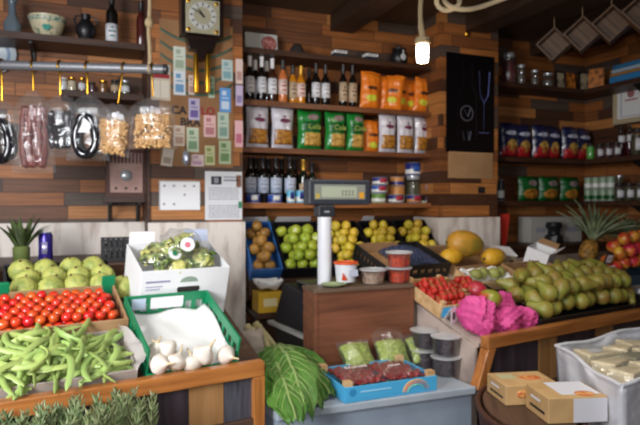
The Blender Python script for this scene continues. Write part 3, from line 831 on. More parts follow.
bx(w*.5, w*.86, -.0026, -.0021, h*.87, h*.9).build('headline', M_GRINK, n, False)
bx(w*.9, w*.99, -.0026, -.0021, h*.24, h*.38).build('green_mark', M_GREENPL, n, False)
bx(w*.84, w*.98, -.0026, -.0021, h*.68, h*.93).build('photo_strip', mat('brown print', '#7a5240', .6), n, False)
# silver ornament
q = onp(186, 158, 3.26)
t = thing('silver_ornament', 'crumpled silver foil ornament hanging on the cardboard above the calendar', 'ornament', T(q))
def crum(x, y, z): 
    k = 1+.22*math.sin(7*x+3*z)*math.cos(6*y+5*z); return (x*k, y*k, z*k)
MB().ell(.02, .016, .038, 14, 10, None, crum).build('foil', mat('silver foil', '#c4c8dc', .2, metal=.6), t, ang=20)
MB().tube([(0, 0, .036), (.002, .01, .06), (0, .028, .075)], .002, 6).build('hanger', M_IRON, t)

# ------------------------------------------------------------------ right pillar
n, w, h = flat('wall_poster', 'black poster with outlined bottle and wine glass on the pillar by the bulb', 'poster', 445.5, 58, 493, 152, mat('black poster', '#0b0a0d', .25), .006)
M_OUTL = mat('pale outline print', '#7f8398', .5)
M_OUTB = mat('blue outline print', '#7f8fd8', .5)
def zz(pts, r=.003, m=M_OUTL, nme='bottle_outline'):
    MB().tube([(w*x, -.007, h*z) for x, z in pts], r, 5, flat=.35).build(nme, m, n)
zz([(.33, .92), (.33, .68), (.24, .58), (.24, .14), (.62, .14), (.62, .58), (.53, .68), (.53, .92)], .0018, mat('dim outline', '#2c2a30', .5))
MB().lathe([(.055, 0), (.055, .002), (.048, .002), (.048, 0)], 24, Matrix.Translation((w*.42, -.006, h*.40)) @ FACE, caps=False).build('emblem_ring', mat('dim ring', '#5a5560', .5), n)
zz([(.36, .44), (.44, .37), (.50, .45)], .003, M_OUTL, 'emblem_stroke')
zz([(.33, .22), (.37, .12)], .003, M_OUTL, 'emblem_stroke'); zz([(.44, .22), (.47, .12), (.5, .22)], .003, M_OUTL, 'emblem_stroke')
zz([(.68, .84), (.70, .60), (.78, .52), (.87, .60), (.90, .84)], .0032, M_OUTB, 'glass_outline')
zz([(.78, .52), (.78, .23)], .003, M_OUTB, 'glass_outline'); zz([(.68, .21), (.9, .21)], .003, M_OUTB, 'glass_outline')
n, w, h = flat('hanging_board', 'small plain pale brown rectangle under the black poster', 'board', 448, 153.5, 492, 178, mat('plain board', '#a8845c', .7, noise=(5, '#9a7650')), .008)
bx(0, w, -.0095, -.0081, h-.006, h).build('top_strip', M_PINE, n, False)
n, w, h = flat('wall_socket', 'small dark socket plate low on the plank pillar', 'socket', 478, 187, 484, 193, M_IRON, .008)
MB().lathe([(.012, 0), (.012, .002), (.001, .002)], 12, Matrix.Translation((w/2, -.0082, h/2)) @ FACE).build('socket_face', M_DGREY, n)
# ------------------------------------------------------------------ right corner shelves
zr1, zr2, zr3 = 2.401, 1.846, 1.516
M_NAVYF = mat('navy crisp foil', '#1f2347', .3, coat=.3, bump=(25, .3))
M_REDF = mat('red print', '#b02026', .4)
M_WSCR = mat('pale script', '#b9bcd0', .5)
for i, (px, tx) in enumerate(((508, 'half behind the pillar'), (524, 'second from the pillar'), (540, 'third from the pillar'), (554, 'fourth from the pillar'), (569, 'fifth from the pillar'), (584, 'corner one beside jars'))):
    soft_bag(T(sx(px, 3.50, 150), 3.50 + .03*(i % 2), zr2, .1), 'dark blue and red crisp bag on the middle corner shelf, '+tx, .185, .265, .085, M_NAVYF,
             [('red_base', .04, .96, .03, .34, M_REDF, False), ('crisp_window', .22, .82, .16, .52, M_CHIPY, True), ('script', .15, .85, .64, .76, M_WSCR, True)], seed=40+i, group='dark blue crisp bags on the corner shelf')
for i, (px, tx) in enumerate(((528, 'nearest the pillar'), (548, 'in the middle of its row'), (569, 'nearest the stacked cans'))):
    soft_bag(T(sx(px, 3.51, 190), 3.51, zr3, .1), 'dark green bag of snacks on the lower corner shelf, '+tx, .215, .19, .09, M_GDK,
             [('window', .1, .9, .08, .5, M_CHIP, True), ('emblem', .3, .8, .6, .85, M_EMBL, True)], seed=50+i, group='green bags on the lower corner shelf')
tin(T(sx(499.5, 3.46, 190)+.02, 3.47, zr3), 'dark slim canister next to the pillar on the lower corner shelf', .025, .16, M_DGREY, M_TWHITE, name='canister', cat='canister')
jar(T(sx(590, 3.5, 150), 3.47, zr2), 'small jar with bright green content at the end of the dark crisp bags', .026, .10, mat('bright green', '#4fae3c', .4), M_IRON, fh=.8) if False else None
# right wall run of the shelves
def rw(px, z, X=3.72): 
    r = _ray(px, 150); k = X/r.x
    return Vector((X, r.y*k, z))
jar(T(rw(590, zr2, 3.68)), 'small jar with bright green content at the end of the dark crisp bags', .03, .12, mat('bright green', '#4fae3c', .4), M_IRON, fh=.82)
for px, tx in ((599, 'first'), (607.5, 'second'), (616, 'third')):
    jar(T(rw(px, zr2, 3.71)), 'small dark jar with white label on the middle corner shelf, '+tx+' after the green jar', .029, .115, M_DKRED, M_IRON, M_WLAB, group='small white-labelled jars')
for px, tx in ((620.5, 'nearer the small jars'), (629, 'nearer the view edge')):
    bottle(T(rw(px, zr2, 3.79)), 'dark red bottle with white neck band below the framed certificate, '+tx, mat('dark red glass', '#3a0f18', .1, coat=.4), M_WLAB, M_BCAP, .235, .03, (.5, .72), .82, group='dark red bottles under the certificate')
jar(T(rw(637, zr2, 3.72)), 'large olive jar with white label under the certificate at the view edge', .045, .20, M_OLIVE, M_IRON, M_WLAB)
M_CANG = mat('pale green can', '#8fa58a', .35)
for i, px in enumerate((588, 595.5, 603, 610.5)):
    for j in range(2):
        tin(T(rw(px, zr3 + j*.094, 3.70)), ('upper ' if j else 'lower ')+'pale green can of the '+('first', 'second', 'third', 'fourth')[i]+' stack in the right corner', .0285, .093, M_CANG, M_TWHITE if j else M_GDK, group='pale green cans in the right corner')
for i, px in enumerate((619, 629, 639)):
    jar(T(rw(px, zr3, 3.71)), 'olive jar with white label on the lower corner shelf, '+('beside the cans', 'in the middle', 'nearest the view edge')[i], .036, .13, M_OLIVE, M_IRON, M_WLAB, group='olive jars on the lower corner shelf')
jar(T(rw(619, zr3+.1315, 3.71)), 'small steel-lidded jar standing on the olive jar beside the cans', .03, .06, M_OLIVE, M_STEEL)
# upper corner shelf
jar(T(sx(508, 3.50, 80), 3.50, zr1), 'tall red-filled jar with grey lid beside the black poster', .048, .235, mat('red jar contents', '#7a2420', .4, noise=(40, '#3a1412')), M_STEEL, fh=.72)
for px, h, tx in ((520.5, .16, 'tallest of three glass jars on the upper corner shelf'), (534, .13, 'middle one of three glass jars on the upper corner shelf'), (547, .115, 'widest of three glass jars, beside the picture frames')):
    jar(T(sx(px, 3.50, 80), 3.50, zr1), tx, .03 if px < 540 else .042, h, mat('dim grey contents', '#5c5850', .5), M_STEEL, fh=.5)
def frame_pic(M, label, w, h, fm, pic, mount=None, name='framed_picture', cat='picture'):
    t = thing(name, label, cat, M)
    e = min(w, h)*.12
    g = MB(); g.box(-w/2, w/2, 0, .014, 0, e).box(-w/2, w/2, 0, .014, h-e, h).box(-w/2, -w/2+e, 0, .014, e, h-e).box(w/2-e, w/2, 0, .014, e, h-e)
    g.build('frame', fm, t, False, bevel=.001)
    bx(-w/2+e, w/2-e, .006, .012, e, h-e).build('picture', pic, t, False)
    return t, e
M_DIMPIC = mat('sepia picture', '#b0a080', .6, noise=(14, '#3a302a', .45, .6))
M_ORNG = mat('orange ornament', '#c4762a', .5, noise=(26, '#6a3412', .45, .6))
def rq(px, z, X): r = _ray(px, 100); k = X/r.x; return Vector((X, r.y*k, z))
frame_pic(T(sx(559, 3.52, 80), 3.5, zr1, 0, -.1), 'dark framed sepia picture beside the glass jars on the upper corner shelf', .10, .15, M_IRON, M_DIMPIC)
frame_pic(T(sx(571, 3.52, 80), 3.52, zr1, 0, -.1), 'orange ornamental tile between the two dark frames', .09, .15, M_ORNG, M_ORNG, name='ornamental_tile', cat='tile')
frame_pic(T(sx(583, 3.52, 80), 3.50, zr1, -.15, -.1), 'dark framed sepia picture in the corner between the orange tiles', .115, .17, M_IRON, M_DIMPIC)
frame_pic(T(rq(595, zr1, 3.70), rz=-.9, rx=-.1), 'orange ornamental tile nearest the blue cloth', .11, .16, M_ORNG, M_ORNG, name='ornamental_tile', cat='tile')
# blue cloth roll with white and ochre bands
t = thing('folded_cloth', 'long folded blue cloth with white and ochre bands on the upper corner shelf', 'cloth', T(3.69, 2.1, zr1))
for nm, z0, z1, c, x in (('blue_fold', 0, .06, '#2a78b0', 0), ('ochre_fold', .061, .085, '#a8783a', .012), ('pale_fold', .086, .115, '#9fb4c4', .02), ('blue_top_fold', .116, .15, '#2d6f9c', .03)):
    bx(x, .17-x*.4, 0, 1.13, z0, z1).build(nm, mat('cloth '+nm, c, .85, bump=(30, .4)), t, True, bevel=.008)
# framed certificate on the right wall
pa, pb = at_x(612, 104, 3.885), at_x(648, 104, 3.885)
zt, zb = at_x(612, 84, 3.885).z, at_x(614, 125, 3.885).z
W = abs(pa.y-pb.y); h = zt-zb
t, e = frame_pic(Matrix.Translation((3.884, (pa.y+pb.y)/2, zb)) @ Matrix.Rotation(-PI/2, 4, 'Z'), 'cream framed white certificate on the right plank wall', W, h, mat('cream frame', '#b8a888', .5), M_WHITE, name='framed_certificate', cat='certificate')
g = MB()
for (x0, x1, z0, z1) in ((.22, .80, .15, .165), (.22, .80, .84, .855), (.22, .24, .15, .85), (.78, .80, .15, .85)):
    g.box(-W/2+W*x0, -W/2+W*x1, .0045, .0055, h*z0, h*z1)
g.build('border_line', M_GRINK, t, False)
MB().lathe([(W*.1, 0), (W*.1, .001), (.001, .001)], 18, Matrix.Translation((-.0, .0052, h*.68)) @ FACE).build('seal', mat('seal print', '#a06a6a', .6), t)
bx(-W*.16, W*.18, .0042, .0052, h*.52, h*.55).build('print', M_REDINK, t, False)
# wooden boxes hung cornerwise from the ceiling
M_DIMW = wood('dim box wood', '#6a4e34', '#4a3422')
for i, (px, py, d) in enumerate(((553, 46, 4.0), (581, 36, 3.8), (610, 26, 3.6), (641, 14, 3.4))):
    q = at_d(px, py, d)
    t = thing('hanging_wooden_box', 'square open wooden box hung by a corner under the ceiling, '+('farthest, above the jars', 'second from the corner', 'third from the corner', 'nearest, at the view edge')[i], 'box',
              Matrix.Translation(q) @ Matrix.Rotation(-YAW-.5, 4, 'Z') @ Matrix.Rotation(PI/4+.08, 4, 'Y'), 'wooden boxes hung under the ceiling')
    s = .082; D_ = .05
    g = MB(); g.box(-s, s, -D_, D_, -s, -s+.01).box(-s, s, -D_, D_, s-.01, s).box(-s, -s+.01, -D_, D_, -s+.01, s-.01).box(s-.01, s, -D_, D_, -s+.01, s-.01).build('frame', M_DIMW, t, False)
    bx(-s+.01, s-.01, D_-.03, D_-.02, -s+.01, s-.01).build('back_board', M_DIMW, t, False)
    k = Matrix.Rotation(-(PI/4+.08), 4, 'Y')
    MB().tube([(-.0, 0, s*1.38), (0, 0, CEIL-q.z-.001)], .003, 6, k).build('cord', M_ROPE, t)
# things under the lower corner shelf
t = thing('corner_counter', 'dark wooden counter along the back of the right alcove', 'counter', T(PX3+.02, 3.35, 0))
bx(0, XR-PX3-.03, 0, .28, 0, 1.16).build('body', M_SHELFD, t, False)
bx(-.0, XR-PX3-.03, -.03, .28, 1.161, 1.19).build('top', M_SHELFD, t, False)
a_, b_ = at_y(527, 228, 3.5), at_y(578, 213, 3.5)
t = thing('long_carton', 'long dull white carton lying under the lower corner shelf', 'carton', T(a_.x, 3.46, 1.191))
bx(0, b_.x-a_.x, 0, .14, 0, .20).build('body', mat('dull white board', '#a3a09a', .7), t, False, bevel=.003)
g = MB()
for k in range(3): g.box((b_.x-a_.x)*(.1+.3*k), (b_.x-a_.x)*(.3+.3*k), -.0012, -.0002, .08, .12)
g.build('print', M_GRINK, t, False)
q = at_y(506, 232, 3.36)
t = thing('price_flag', 'red tapered sign standing by the pillar in the dark right alcove', 'sign', T(q.x, 3.37, 1.191))
h = at_y(506, 214, 3.36).z-1.191
MB().prism([(-.03, 0), (.012, 0), (.045, h), (-.045, h)], 0, .004).build('panel', mat('red card', '#c03024', .5), t, False)
MB().prism([(-.02, 0), (.01, 0), (.01, .02), (-.02, .02)], .0045, .05).build('foot', M_IRON, t, False)
q = at_y(566, 250, 3.3)
t = thing('coffee_grinder', 'small black round machine with pale highlights in the dark right alcove', 'grinder', T(q.x, 3.42, 1.191))
MB().lathe([(.06, 0), (.07, .01), (.07, .05), (.045, .07), (.045, .10), (.065, .13), (.055, .16), (.001, .165)], 18).build('body', M_BLACK, t)
MB().lathe([(.026, 0), (.026, .004), (.001, .006)], 14, Matrix.Translation((-.035, -.056, .035)) @ FACE).build('dial', M_STEEL, t)

# ------------------------------------------------------------------ ceiling rope and bulb
q = at_d(422, 52, 3.0)
t = thing('hanging_bulb', 'lit white bulb hanging on a thick rope cord', 'lamp', T(q))
MB().lathe([(.001, -.058), (.028, -.056), (.031, -.045), (.034, .02), (.028, .036), (.02, .04)], 18).build('bulb', mat('lit bulb', '#fff6e8', .3, emis=9), t)
g = MB()
for k in range(2): g.tube([(.03*math.cos(a*PI/8), .03*math.sin(a*PI/8), .046+.014*k) for a in range(16)], .0115, 8, closed=True)
g.lathe([(.022, .04), (.022, .07), (.012, .085), (.001, .086)], 12)
g.build('rope_collar', M_ROPE, t)
top = CEIL-.0015-q.z
MB().tube([(-.006*math.sin(k*.5)-.012*min(1, k/6), 0, .075+(top-.075)*k/16) for k in range(17)], [.017]*3+[.013]*14, 8).build('cord', M_ROPE, t)
def ww(px, py, d): return at_d(px, py, d)
t = thing('ceiling_rope', 'thick pale rope looped under the ceiling right of the bulb', 'rope')
pts2 = [(437, -3), (436, 4), (440, 9.5), (447, 11.5), (455, 8.5), (459, 3), (456, -2), (449, -3.5), (444, 0), (446, 5), (455, 9.5), (467, 10.5), (480, 8), (494, 3), (510, -3), (524, -8)]
pts = [ww(x, y, 3.35+.03*math.sin(i*1.1)) for i, (x, y) in enumerate(pts2)]
# smooth
sm = []
for i in range(len(pts)-1):
    p0, p1, p2, p3 = pts[max(0, i-1)], pts[i], pts[i+1], pts[min(len(pts)-1, i+2)]
    for k in range(4):
        a = k/4; sm.append(.5*((2*p1)+(p2-p0)*a+(2*p0-5*p1+4*p2-p3)*a*a+(3*p1-p0-3*p2+p3)*a**3))
sm.append(pts[-1])
MB().tube(sm, .0145, 8).build('strand', mat('pale rope', '#c9b898', .9, bump=(120, .8)), t)
q = at_d(466, 34, 3.6)
t = thing('lamp_socket', 'tiny round pale fitting on the dark pillar top above the poster', 'fitting', T(at_y(466, 35, PF)))
MB().lathe([(.018, 0), (.02, .01), (.012, .02), (.001, .022)], 14, FACE).build('body', M_BRASS, t)
# ------------------------------------------------------------------ display stands
SL = Slope((.602, 2.09, .86), 9, 20)
SR = Slope((1.627, 2.085, .86), 10, 20)
def plan(S, px, y=0):
    """where a sight line crosses the front line of a stand, along its u"""
    r = _ray(px, HZ); n = Vector((-S.u.y, S.u.x, 0))
    k = (S.O + n*y).dot(n)/r.dot(n)
    return (r*k - S.O).dot(S.u)
def deck_pts(S, poly, n0, n1):
    return [S.p(u, v, n0) for u, v in poly], [S.p(u, v, n1) for u, v in poly]
WHITEW = mat('whitewashed board', '#b9a79c', .6, noise=(9, '#96867e', .4, .65))
st = thing('display_stand', 'sloping wooden produce stand at the left with varnished front rail', 'produce stand', Matrix.Translation(SL.O) @ Matrix.Rotation(math.radians(9), 4, 'Z'))
def front(st, S, x0, x1, panels, bot, zt=.045, zr=-.01, lean=0.0):
    """front frame in the stand's own axes (x along, y back, z from the deck's front edge)"""
    bx(x0, x1, -.035, .012, zr, zt).build('front_rail', M_RAIL, st, False, bevel=.004)
    for a, b, m in panels:
        bx(a+.001, b-.001, -.012, .0, bot+.001, zr-.001).build('front_panel', m, st, False)
    bx(x0, x1, -.03, .008, bot-.055, bot).build('bottom_rail', wood('dark rail', '#5a4234', '#3e2d24'), st, False, bevel=.003)
u = lambda px: plan(SL, px)
front(st, SL, -1.30, .0, [(-1.30, u(88), M_DARKPANEL), (u(88), u(128), M_LIGHTPANEL), (u(128), u(187), M_DARKPANEL), (u(187), u(222), M_LIGHTPANEL), (u(222), u(251), mat('grey panel', '#55545c', .35, noise=(6, '#3c3a42'), stretch=(14, 14, 1)))], -.165)
bx(-.045, 0, -.036, .012, -.22, -.011).build('front_post', M_RAILZ, st, False, bevel=.003)
inv = st.matrix_world.inverted()
def sdeck(st, S, poly, n0=-.022, n1=0, m=M_BOARD, nm='deck'):
    iv = st.matrix_world.inverted()
    b, t = deck_pts(S, poly, n0, n1)
    k = len(poly)
    g = MB(); g.add([iv @ q for q in b + t], [tuple(range(k-1, -1, -1)), tuple(range(k, 2*k))] + [(i, (i+1) % k, (i+1) % k+k, i+k) for i in range(k)])
    return g.build(nm, m, st, False)
sdeck(st, SL, [(-1.30, .02), (0.03, .02), (0.03, .99), (-1.30, .99)])
# ledge behind the slope, legs
q0 = SL.p(0, .99).z
MB().prism([(-1.2, q0-.02), (.285, q0-.02), (.285, q0), (-1.2, q0)], 3.06, 3.6, inv).build('back_ledge', M_BOARD, st, False)
for x, y, zt_ in ((-1.27, .03, -.03), (-.03, .03, -.03), (-1.27, .86, .26), (-.03, .86, .26)):
    bx(x-.025, x+.025, y-.0, y+.05, -.86, zt_).build('leg', M_BOARD, st, False)
bx(-1.2, -.06, .3, .32, -.8, -.02).build('inner_panel', M_DARKPANEL, st, False)

st = thing('display_stand', 'sloping wooden produce stand at the right carrying pears and mangoes', 'produce stand', Matrix.Translation(SR.O) @ Matrix.Rotation(math.radians(10), 4, 'Z'))
u = lambda px: plan(SR, px)
front(st, SR, 0.0, 2.3, [(.045, u(537), M_DARKPANEL), (u(537), u(556), M_LIGHTPANEL), (u(556), u(594), M_DARKPANEL), (u(594), u(612), M_LIGHTPANEL), (u(612), 1.6, M_DARKPANEL), (1.6, 2.3, M_DARKPANEL)], -.22)
MB().hexa([(-.07, -.036, -.18), (-.02, -.036, -.18), (-.02, .012, -.18), (-.07, .012, -.18)], [(0, -.036, -.011), (.05, -.036, -.011), (.05, .012, -.011), (0, .012, -.011)]).build('front_post', M_RAILZ, st, False, bevel=.003)
sdeck(st, SR, [(0.0, .02), (2.3, .02), (2.3, .80), (1.08, .80), (1.08, 1.06), (.14, 1.06), (.14, .545), (0, .545)], m=WHITEW)
MB().prism([(.03, -.5), (.52, -.5), (.52, .165), (.03, -.014)], 0, .014, Matrix.Rotation(PI/2, 4, 'Z')).build('side_panel', WHITEW, st, False)
for x, y, zt_ in ((.10, .03, -.03), (2.25, .03, -.03), (.2, .9, .27), (2.25, .8, .24), (1.2, .03, -.03)):
    bx(x-.025, x+.025, y-.0, y+.05, -.86, zt_).build('leg', M_BOARD, st, False)
bx(.12, 2.2, .35, .37, -.8, -.02).build('inner_panel', M_DARKPANEL, st, False)

# middle counter
M_CLOTH = mat('grey blue counter cloth', '#8d99a8', .8, noise=(5, '#7d8998'))
t = thing('counter_block', 'low grey-blue counter between the two produce stands', 'counter')
poly = [(.655, 2.08), (1.545, 2.055), (1.54, 2.2), (1.47, 2.6), (1.40, 3.0), (.50, 3.0)]
k = len(poly)
MB().add([(x, y, 0) for x, y in poly]+[(x, y, .665) for x, y in poly], [tuple(range(k-1, -1, -1)), tuple(range(k, 2*k))]+[(i, (i+1) % k, (i+1) % k+k, i+k) for i in range(k)]).build('body', M_CLOTH, t, False)
o_ = [(x+(.012 if x > 1.5 and y < 2.1 else 0), y-(.02 if y < 2.1 else 0)) for x, y in poly]
MB().add([(x, y, .666) for x, y in o_]+[(x, y, .70) for x, y in o_], [tuple(range(k-1, -1, -1)), tuple(range(k, 2*k))]+[(i, (i+1) % k, (i+1) % k+k, i+k) for i in range(k)]).build('top', mat('pale counter top', '#a3acb6', .6, noise=(5, '#919ba6')), t, False, bevel=.006)
ZC = .701

# back rack
SB = Slope((.865, 3.25, 1.035), 0, 45)
t = thing('fruit_rack', 'steep sloping rack under the back shelves holding the fruit crates', 'produce rack', T(.865, 3.25, 0))
sdeck(t, SB, [(0, 0), (1.345, 0), (1.345, .42), (0, .42)])
for x in (.03, .66, 1.27):
    bx(x, x+.04, .02, .06, 0, 1.02).build('leg', M_BOARD, t, False)
bx(0, 1.345, -.03, -.005, .96, 1.03).build('front_board', M_SHELFD, t, False)
bx(0, .165, -.18, .3, .85, .88).build('lower_board', M_SHELFD, t, False)
bx(0, 1.345, .07, .09, 0, .79).build('back_panel', M_SHELFD, t, False)

# ------------------------------------------------------------------ crates
def wall_bars(g, w, h, th, n, M, slots=True, bf=.22):
    if not slots: g.box(0, w, 0, th, 0, h, M); return
    g.box(0, w, 0, th, 0, h*bf, M); g.box(0, w, 0, th, h*(1-bf), h, M)
    for k in range(n+1):
        x = (w-.02)*k/n; g.box(x, x+.02, 0, th, h*bf, h*(1-bf), M)
def crate(M, label, w, d, h, m, name='fruit_crate', cat='crate', slots=0, posts=None, floor=None, th=.008, inner=None, hf=None, group=None, bf=.22, ps=.022):
    t = thing(name, label, cat, M, group)
    bx(0, w, 0, d, .001, .009).build('base', floor or m, t, False)
    hf = hf or h
    Z = Matrix.Translation((0, 0, .009))
    for nm, W_, H_, mm in (('front_wall', w, hf, Z), ('back_wall', w, h, Z @ Matrix.Translation((0, d-th, 0))),
                           ('side_wall', d-2*th-.001, h, Z @ Matrix.Translation((th, th+.0005, 0)) @ Matrix.Rotation(PI/2, 4, 'Z')),
                           ('side_wall', d-2*th-.001, h, Z @ Matrix.Translation((w, th+.0005, 0)) @ Matrix.Rotation(PI/2, 4, 'Z'))):
        g = MB(); wall_bars(g, W_, H_, th, slots or 1, mm, bool(slots), bf); g.build(nm, m, t, False, bevel=.0015)
    if posts:
        for x in (th, w-th-ps):
            for y in (th, d-th-ps):
                MB().prism([(x, .0095), (x+ps, .0095), (x+ps, h+.028), (x, h+.028)], y, y+ps).build('corner_post', posts, t, False)
    return t
def fill(S, u0, u1, v0, v1, n0, kind, r, label, group, layers=1, jit=.12, limit=999, sq=1.0, rotmode='any', hump=0, sp=1.0):
    """closest packing of fruit over a tray, later layers in the hollows"""
    cnt = 0
    for L_ in range(layers):
        off = L_*r*sp
        du = 2*r*sp; dv = du*.87
        v = v0 + r + off*.577; row = 0
        while v <= v1 - r*.9 - off*.4:
            x = u0 + r + (row % 2)*r*sp + off
            while x <= u1 - r*.9 - off*.4:
                if cnt < limit:
                    hz = hump*(1-((x-(u0+u1)/2)/((u1-u0)/2))**2)
                    Mx = S.M(x+R(-jit, jit)*r, v+R(-jit, jit)*r, n0+r*(1+L_*1.6)+R(-.06, .06)*r+hz)
                    if rotmode == 'any': rt = Matrix.Rotation(R(0, 6.28), 4, 'Z') @ Matrix.Rotation(R(-1.2, 1.2), 4, 'X') @ Matrix.Rotation(R(-.6, .6), 4, 'Y')
                    elif rotmode == 'lie': rt = Matrix.Rotation(R(0, 6.28), 4, 'Z') @ Matrix.Rotation(PI/2+R(-.35, .35), 4, 'X')
                    elif rotmode == 'face': rt = Matrix.Rotation(R(-1.0, 1.0) if R(0, 1) < .75 else R(0, 6.28), 4, 'Z') @ Matrix.Rotation(-PI/2+R(-.5, .45), 4, 'X')
                    elif rotmode == 'free': rt = Matrix.Rotation(R(0, 6.28), 4, 'Z') @ Matrix.Rotation(R(-2.6, 2.6), 4, 'X')
                    else: rt = Matrix.Rotation(R(0, 6.28), 4, 'Z') @ Matrix.Rotation(R(-.25, .25), 4, 'X')
                    kind.put(Mx @ rt @ Matrix.Scale(R(.9, 1.0), 4), label, group)
                    cnt += 1
                x += du
            v += dv; row += 1
    return cnt

# fruit prototypes
def apple_shape(x, y, z):
    r = math.hypot(x, y); d = .16*math.exp(-(r/.35)**2)
    zz = z*(.92) - (d if z > 0 else -d*.8)
    k = 1 + .06*z
    return (x*k, y*k, zz)
M_STEM = mat('fruit stem', '#5a4426', .8)
def roundfruit(name, label, cat, r, m, fn=apple_shape, stem=True, seg=14, rings=10):
    t = MB().ell(r, r, r, seg, rings, None, fn).build(name, m)
    tag(t, label, cat)
    if stem: MB().tube([(0, 0, r*.70), (r*.05, 0, r*.9), (r*.14, 0, r*1.12)], r*.06, 6).build('stem', M_STEM, t)
    return Kind(t)
def pear(name, label, m, L=.105, r=.036):
    prof = [(.001, 0), (r*.45, .002), (r*.85, L*.12), (r, L*.30), (r*.93, L*.45), (r*.68, L*.62), (r*.5, L*.78), (r*.40, L*.92), (r*.2, L*.99), (.001, L)]
    t = MB().lathe([(a, b-L*.38) for a, b in prof], 16).build(name, m); tag(t, label, 'pear')
    MB().tube([(0, 0, L*.61), (.002, 0, L*.70), (.008, 0, L*.80)], .0024, 6).build('stem', M_STEM, t)
    MB().lathe([(.0055, -L*.385), (.007, -L*.372), (.003, -L*.37)], 8).build('calyx', M_STEM, t)
    return Kind(t)
M_TOM = mat('tomato skin', '#cc3f1c', .25, var=.18, hue=.012, coat=.3)
M_GAPP = mat('green apple skin', '#8fa22c', .3, var=.12, hue=.015, noise=(30, '#a8b040', .4, .7))
M_LEM = mat('yellow apple skin', '#c9b02e', .35, var=.12, hue=.02, noise=(30, '#d6c04a', .4, .7))
M_KIWI = mat('brown pear skin', '#a07432', .55, var=.18, noise=(40, '#7c5826', .4, .7))
M_LIME = mat('lime skin', '#6f9a2a', .35, var=.15)
M_PEAR = mat('pear skin', '#8b8e3e', .4, var=.16, hue=.015, noise=(14, '#8a6a30', .42, .72))
M_CHER = mat('custard apple skin', '#b2b45e', .6, var=.08, noise=(28, '#8a9648', .42, .6), bump=(34, 1.0))
M_RAPP = mat('red yellow apple skin', '#bc4228', .3, var=.12, hue=.03, noise=(13, '#d89a3a', .46, .64))
M_BERRY = mat('blueberry skin', '#2c3654', .55, var=.25)
M_STRAW = mat('strawberry skin', '#b3241c', .35, var=.15, bump=(160, .5))

# ------------------------------------------------------------------ left stand: produce
crate(SL.M(-.985, .315, .002), 'brown cardboard tray of red tomatoes with green corners on the left stand', .555, .29, .085, M_CARD, 'tomato_tray', 'crate')
tr = bpy.data.objects['tomato_tray']
for x, y in ((.115, .262), (.505, .262)):
    MB().box(x, x+.052, y+.02, y+.034, .02, .135).build('green_corner', M_GREENPL, tr, False, bevel=.003)
tom = roundfruit('tomato', '', 'tomato', .0205, M_TOM, lambda x, y, z: (x, y, z*.88), False, 12, 8)
fill(SL, -.975, -.44, .325, .595, .04, tom, .0205, 'small ripe red tomato in the heap filling the cardboard tray', 'tomatoes in the cardboard tray', layers=2, jit=.2, rotmode='any', hump=.012)

crate(SL.M(-.83, .618, .002), 'dark shallow crate of custard apples behind the tomatoes', .425, .285, .06, M_DGREY, 'fruit_crate', 'crate')
def cher_shape(x, y, z):
    a = math.atan2(y, x); k = 1+.05*math.sin(8*a+5*z)*math.cos(7*z)
    return (x*k*(1-.12*z), y*k*(1-.12*z), z*.95)
t = MB().ell(.053, .053, .052, 20, 14, None, cher_shape).build('custard_apple', M_CHER); tag(t, '', 'custard apple')
MB().tube([(0, 0, .044), (.002, 0, .056)], .005, 6).build('stem', M_STEM, t)
ck = Kind(t)
rows = ('nearest row', 'middle row', 'back row')
for j in range(3):
    for i in range(4):
        ck.put(SL.M(-.762+i*.097+(.02 if j % 2 else 0)+R(-.006, .006), .68+j*.083, .062+R(0, .006)) @ Matrix.Rotation(R(0, 6), 4, 'Z') @ Matrix.Rotation(R(-.5, .5), 4, 'X'),
               'green custard apple in the %s of the dark crate, %s' % (rows[j], ('at its left end', 'second from its left end', 'third from its left end', 'at its right end')[i]), 'custard apples in the dark crate')
ck.put(SL.M(-.385, .655, .055), 'green custard apple sitting alone at the right corner of the crate, beside the white box', 'custard apples in the dark crate')

# beans
crate(SL.M(-1.0, .038, .002), 'shallow crate of flat green beans lined with clear film behind the front rail', .545, .268, .05, mat('pale liner', '#9a9088', .4), 'bean_crate', 'crate')
M_BEAN = mat('flat bean skin', '#98ae60', .45, var=.14, hue=.015)
def bean_mesh(seed):
    rn = random.Random(seed); n = 12; L_ = rn.uniform(.15, .2)
    c1, c2 = rn.uniform(-.05, .05), rn.uniform(.0, .045)
    pts = [(L_*(k/n-.5), c1*((2*k/n-1)**2) + .012*math.sin(3*k/n+seed), -c2*((2*k/n-1)**2)) for k in range(n+1)]
    rr = [.0022]+[.0115*(1+.10*math.sin(2.6*k+seed))*(.75+.25*math.sin(PI*(k+1)/n)) for k in range(n-1)]+[.0016]
    return MB().tube(pts, rr, 8, flat=.45)
bks = []
for k in range(5):
    t = bean_mesh(k).build('green_bean', M_BEAN); tag(t, '', 'green bean', 'green beans in the crate'); bks.append(Kind(t))
for k in range(165):
    uu, vv = R(-.955, -.505), R(.055, .27)
    ex = ((uu+.73)/.27)**2
    lay = k/165
    bks[k % 5].put(SL.M(uu, vv, .025+lay*.095*(1-.75*ex)+R(0, .012), R(-.9, .9)+PI/2*(.75 if R(0, 1) < .7 else 0)) @ Matrix.Rotation(R(-.22, .22), 4, 'Y') @ Matrix.Rotation(R(-.8, .8), 4, 'X'),
                   'long flat pale green bean in the tangled heap behind the front rail', 'green beans in the crate')
# film fold at the right of the bean crate
def ff(u_, v_): 
    q = SL.p(-.462+.03*math.sin(5*v_)*u_+.02*u_, .03+.27*v_, .05+.055*u_+.012*math.sin(14*v_+4*u_)); return q
o = MB().grid(ff, 6, 14).build('plastic_sheet', mat('clouded film', '#c9c0bc', .25, alpha=.6), None, solid=.001)
tag(o, 'clouded plastic film standing up at the right edge of the bean crate', 'plastic film')

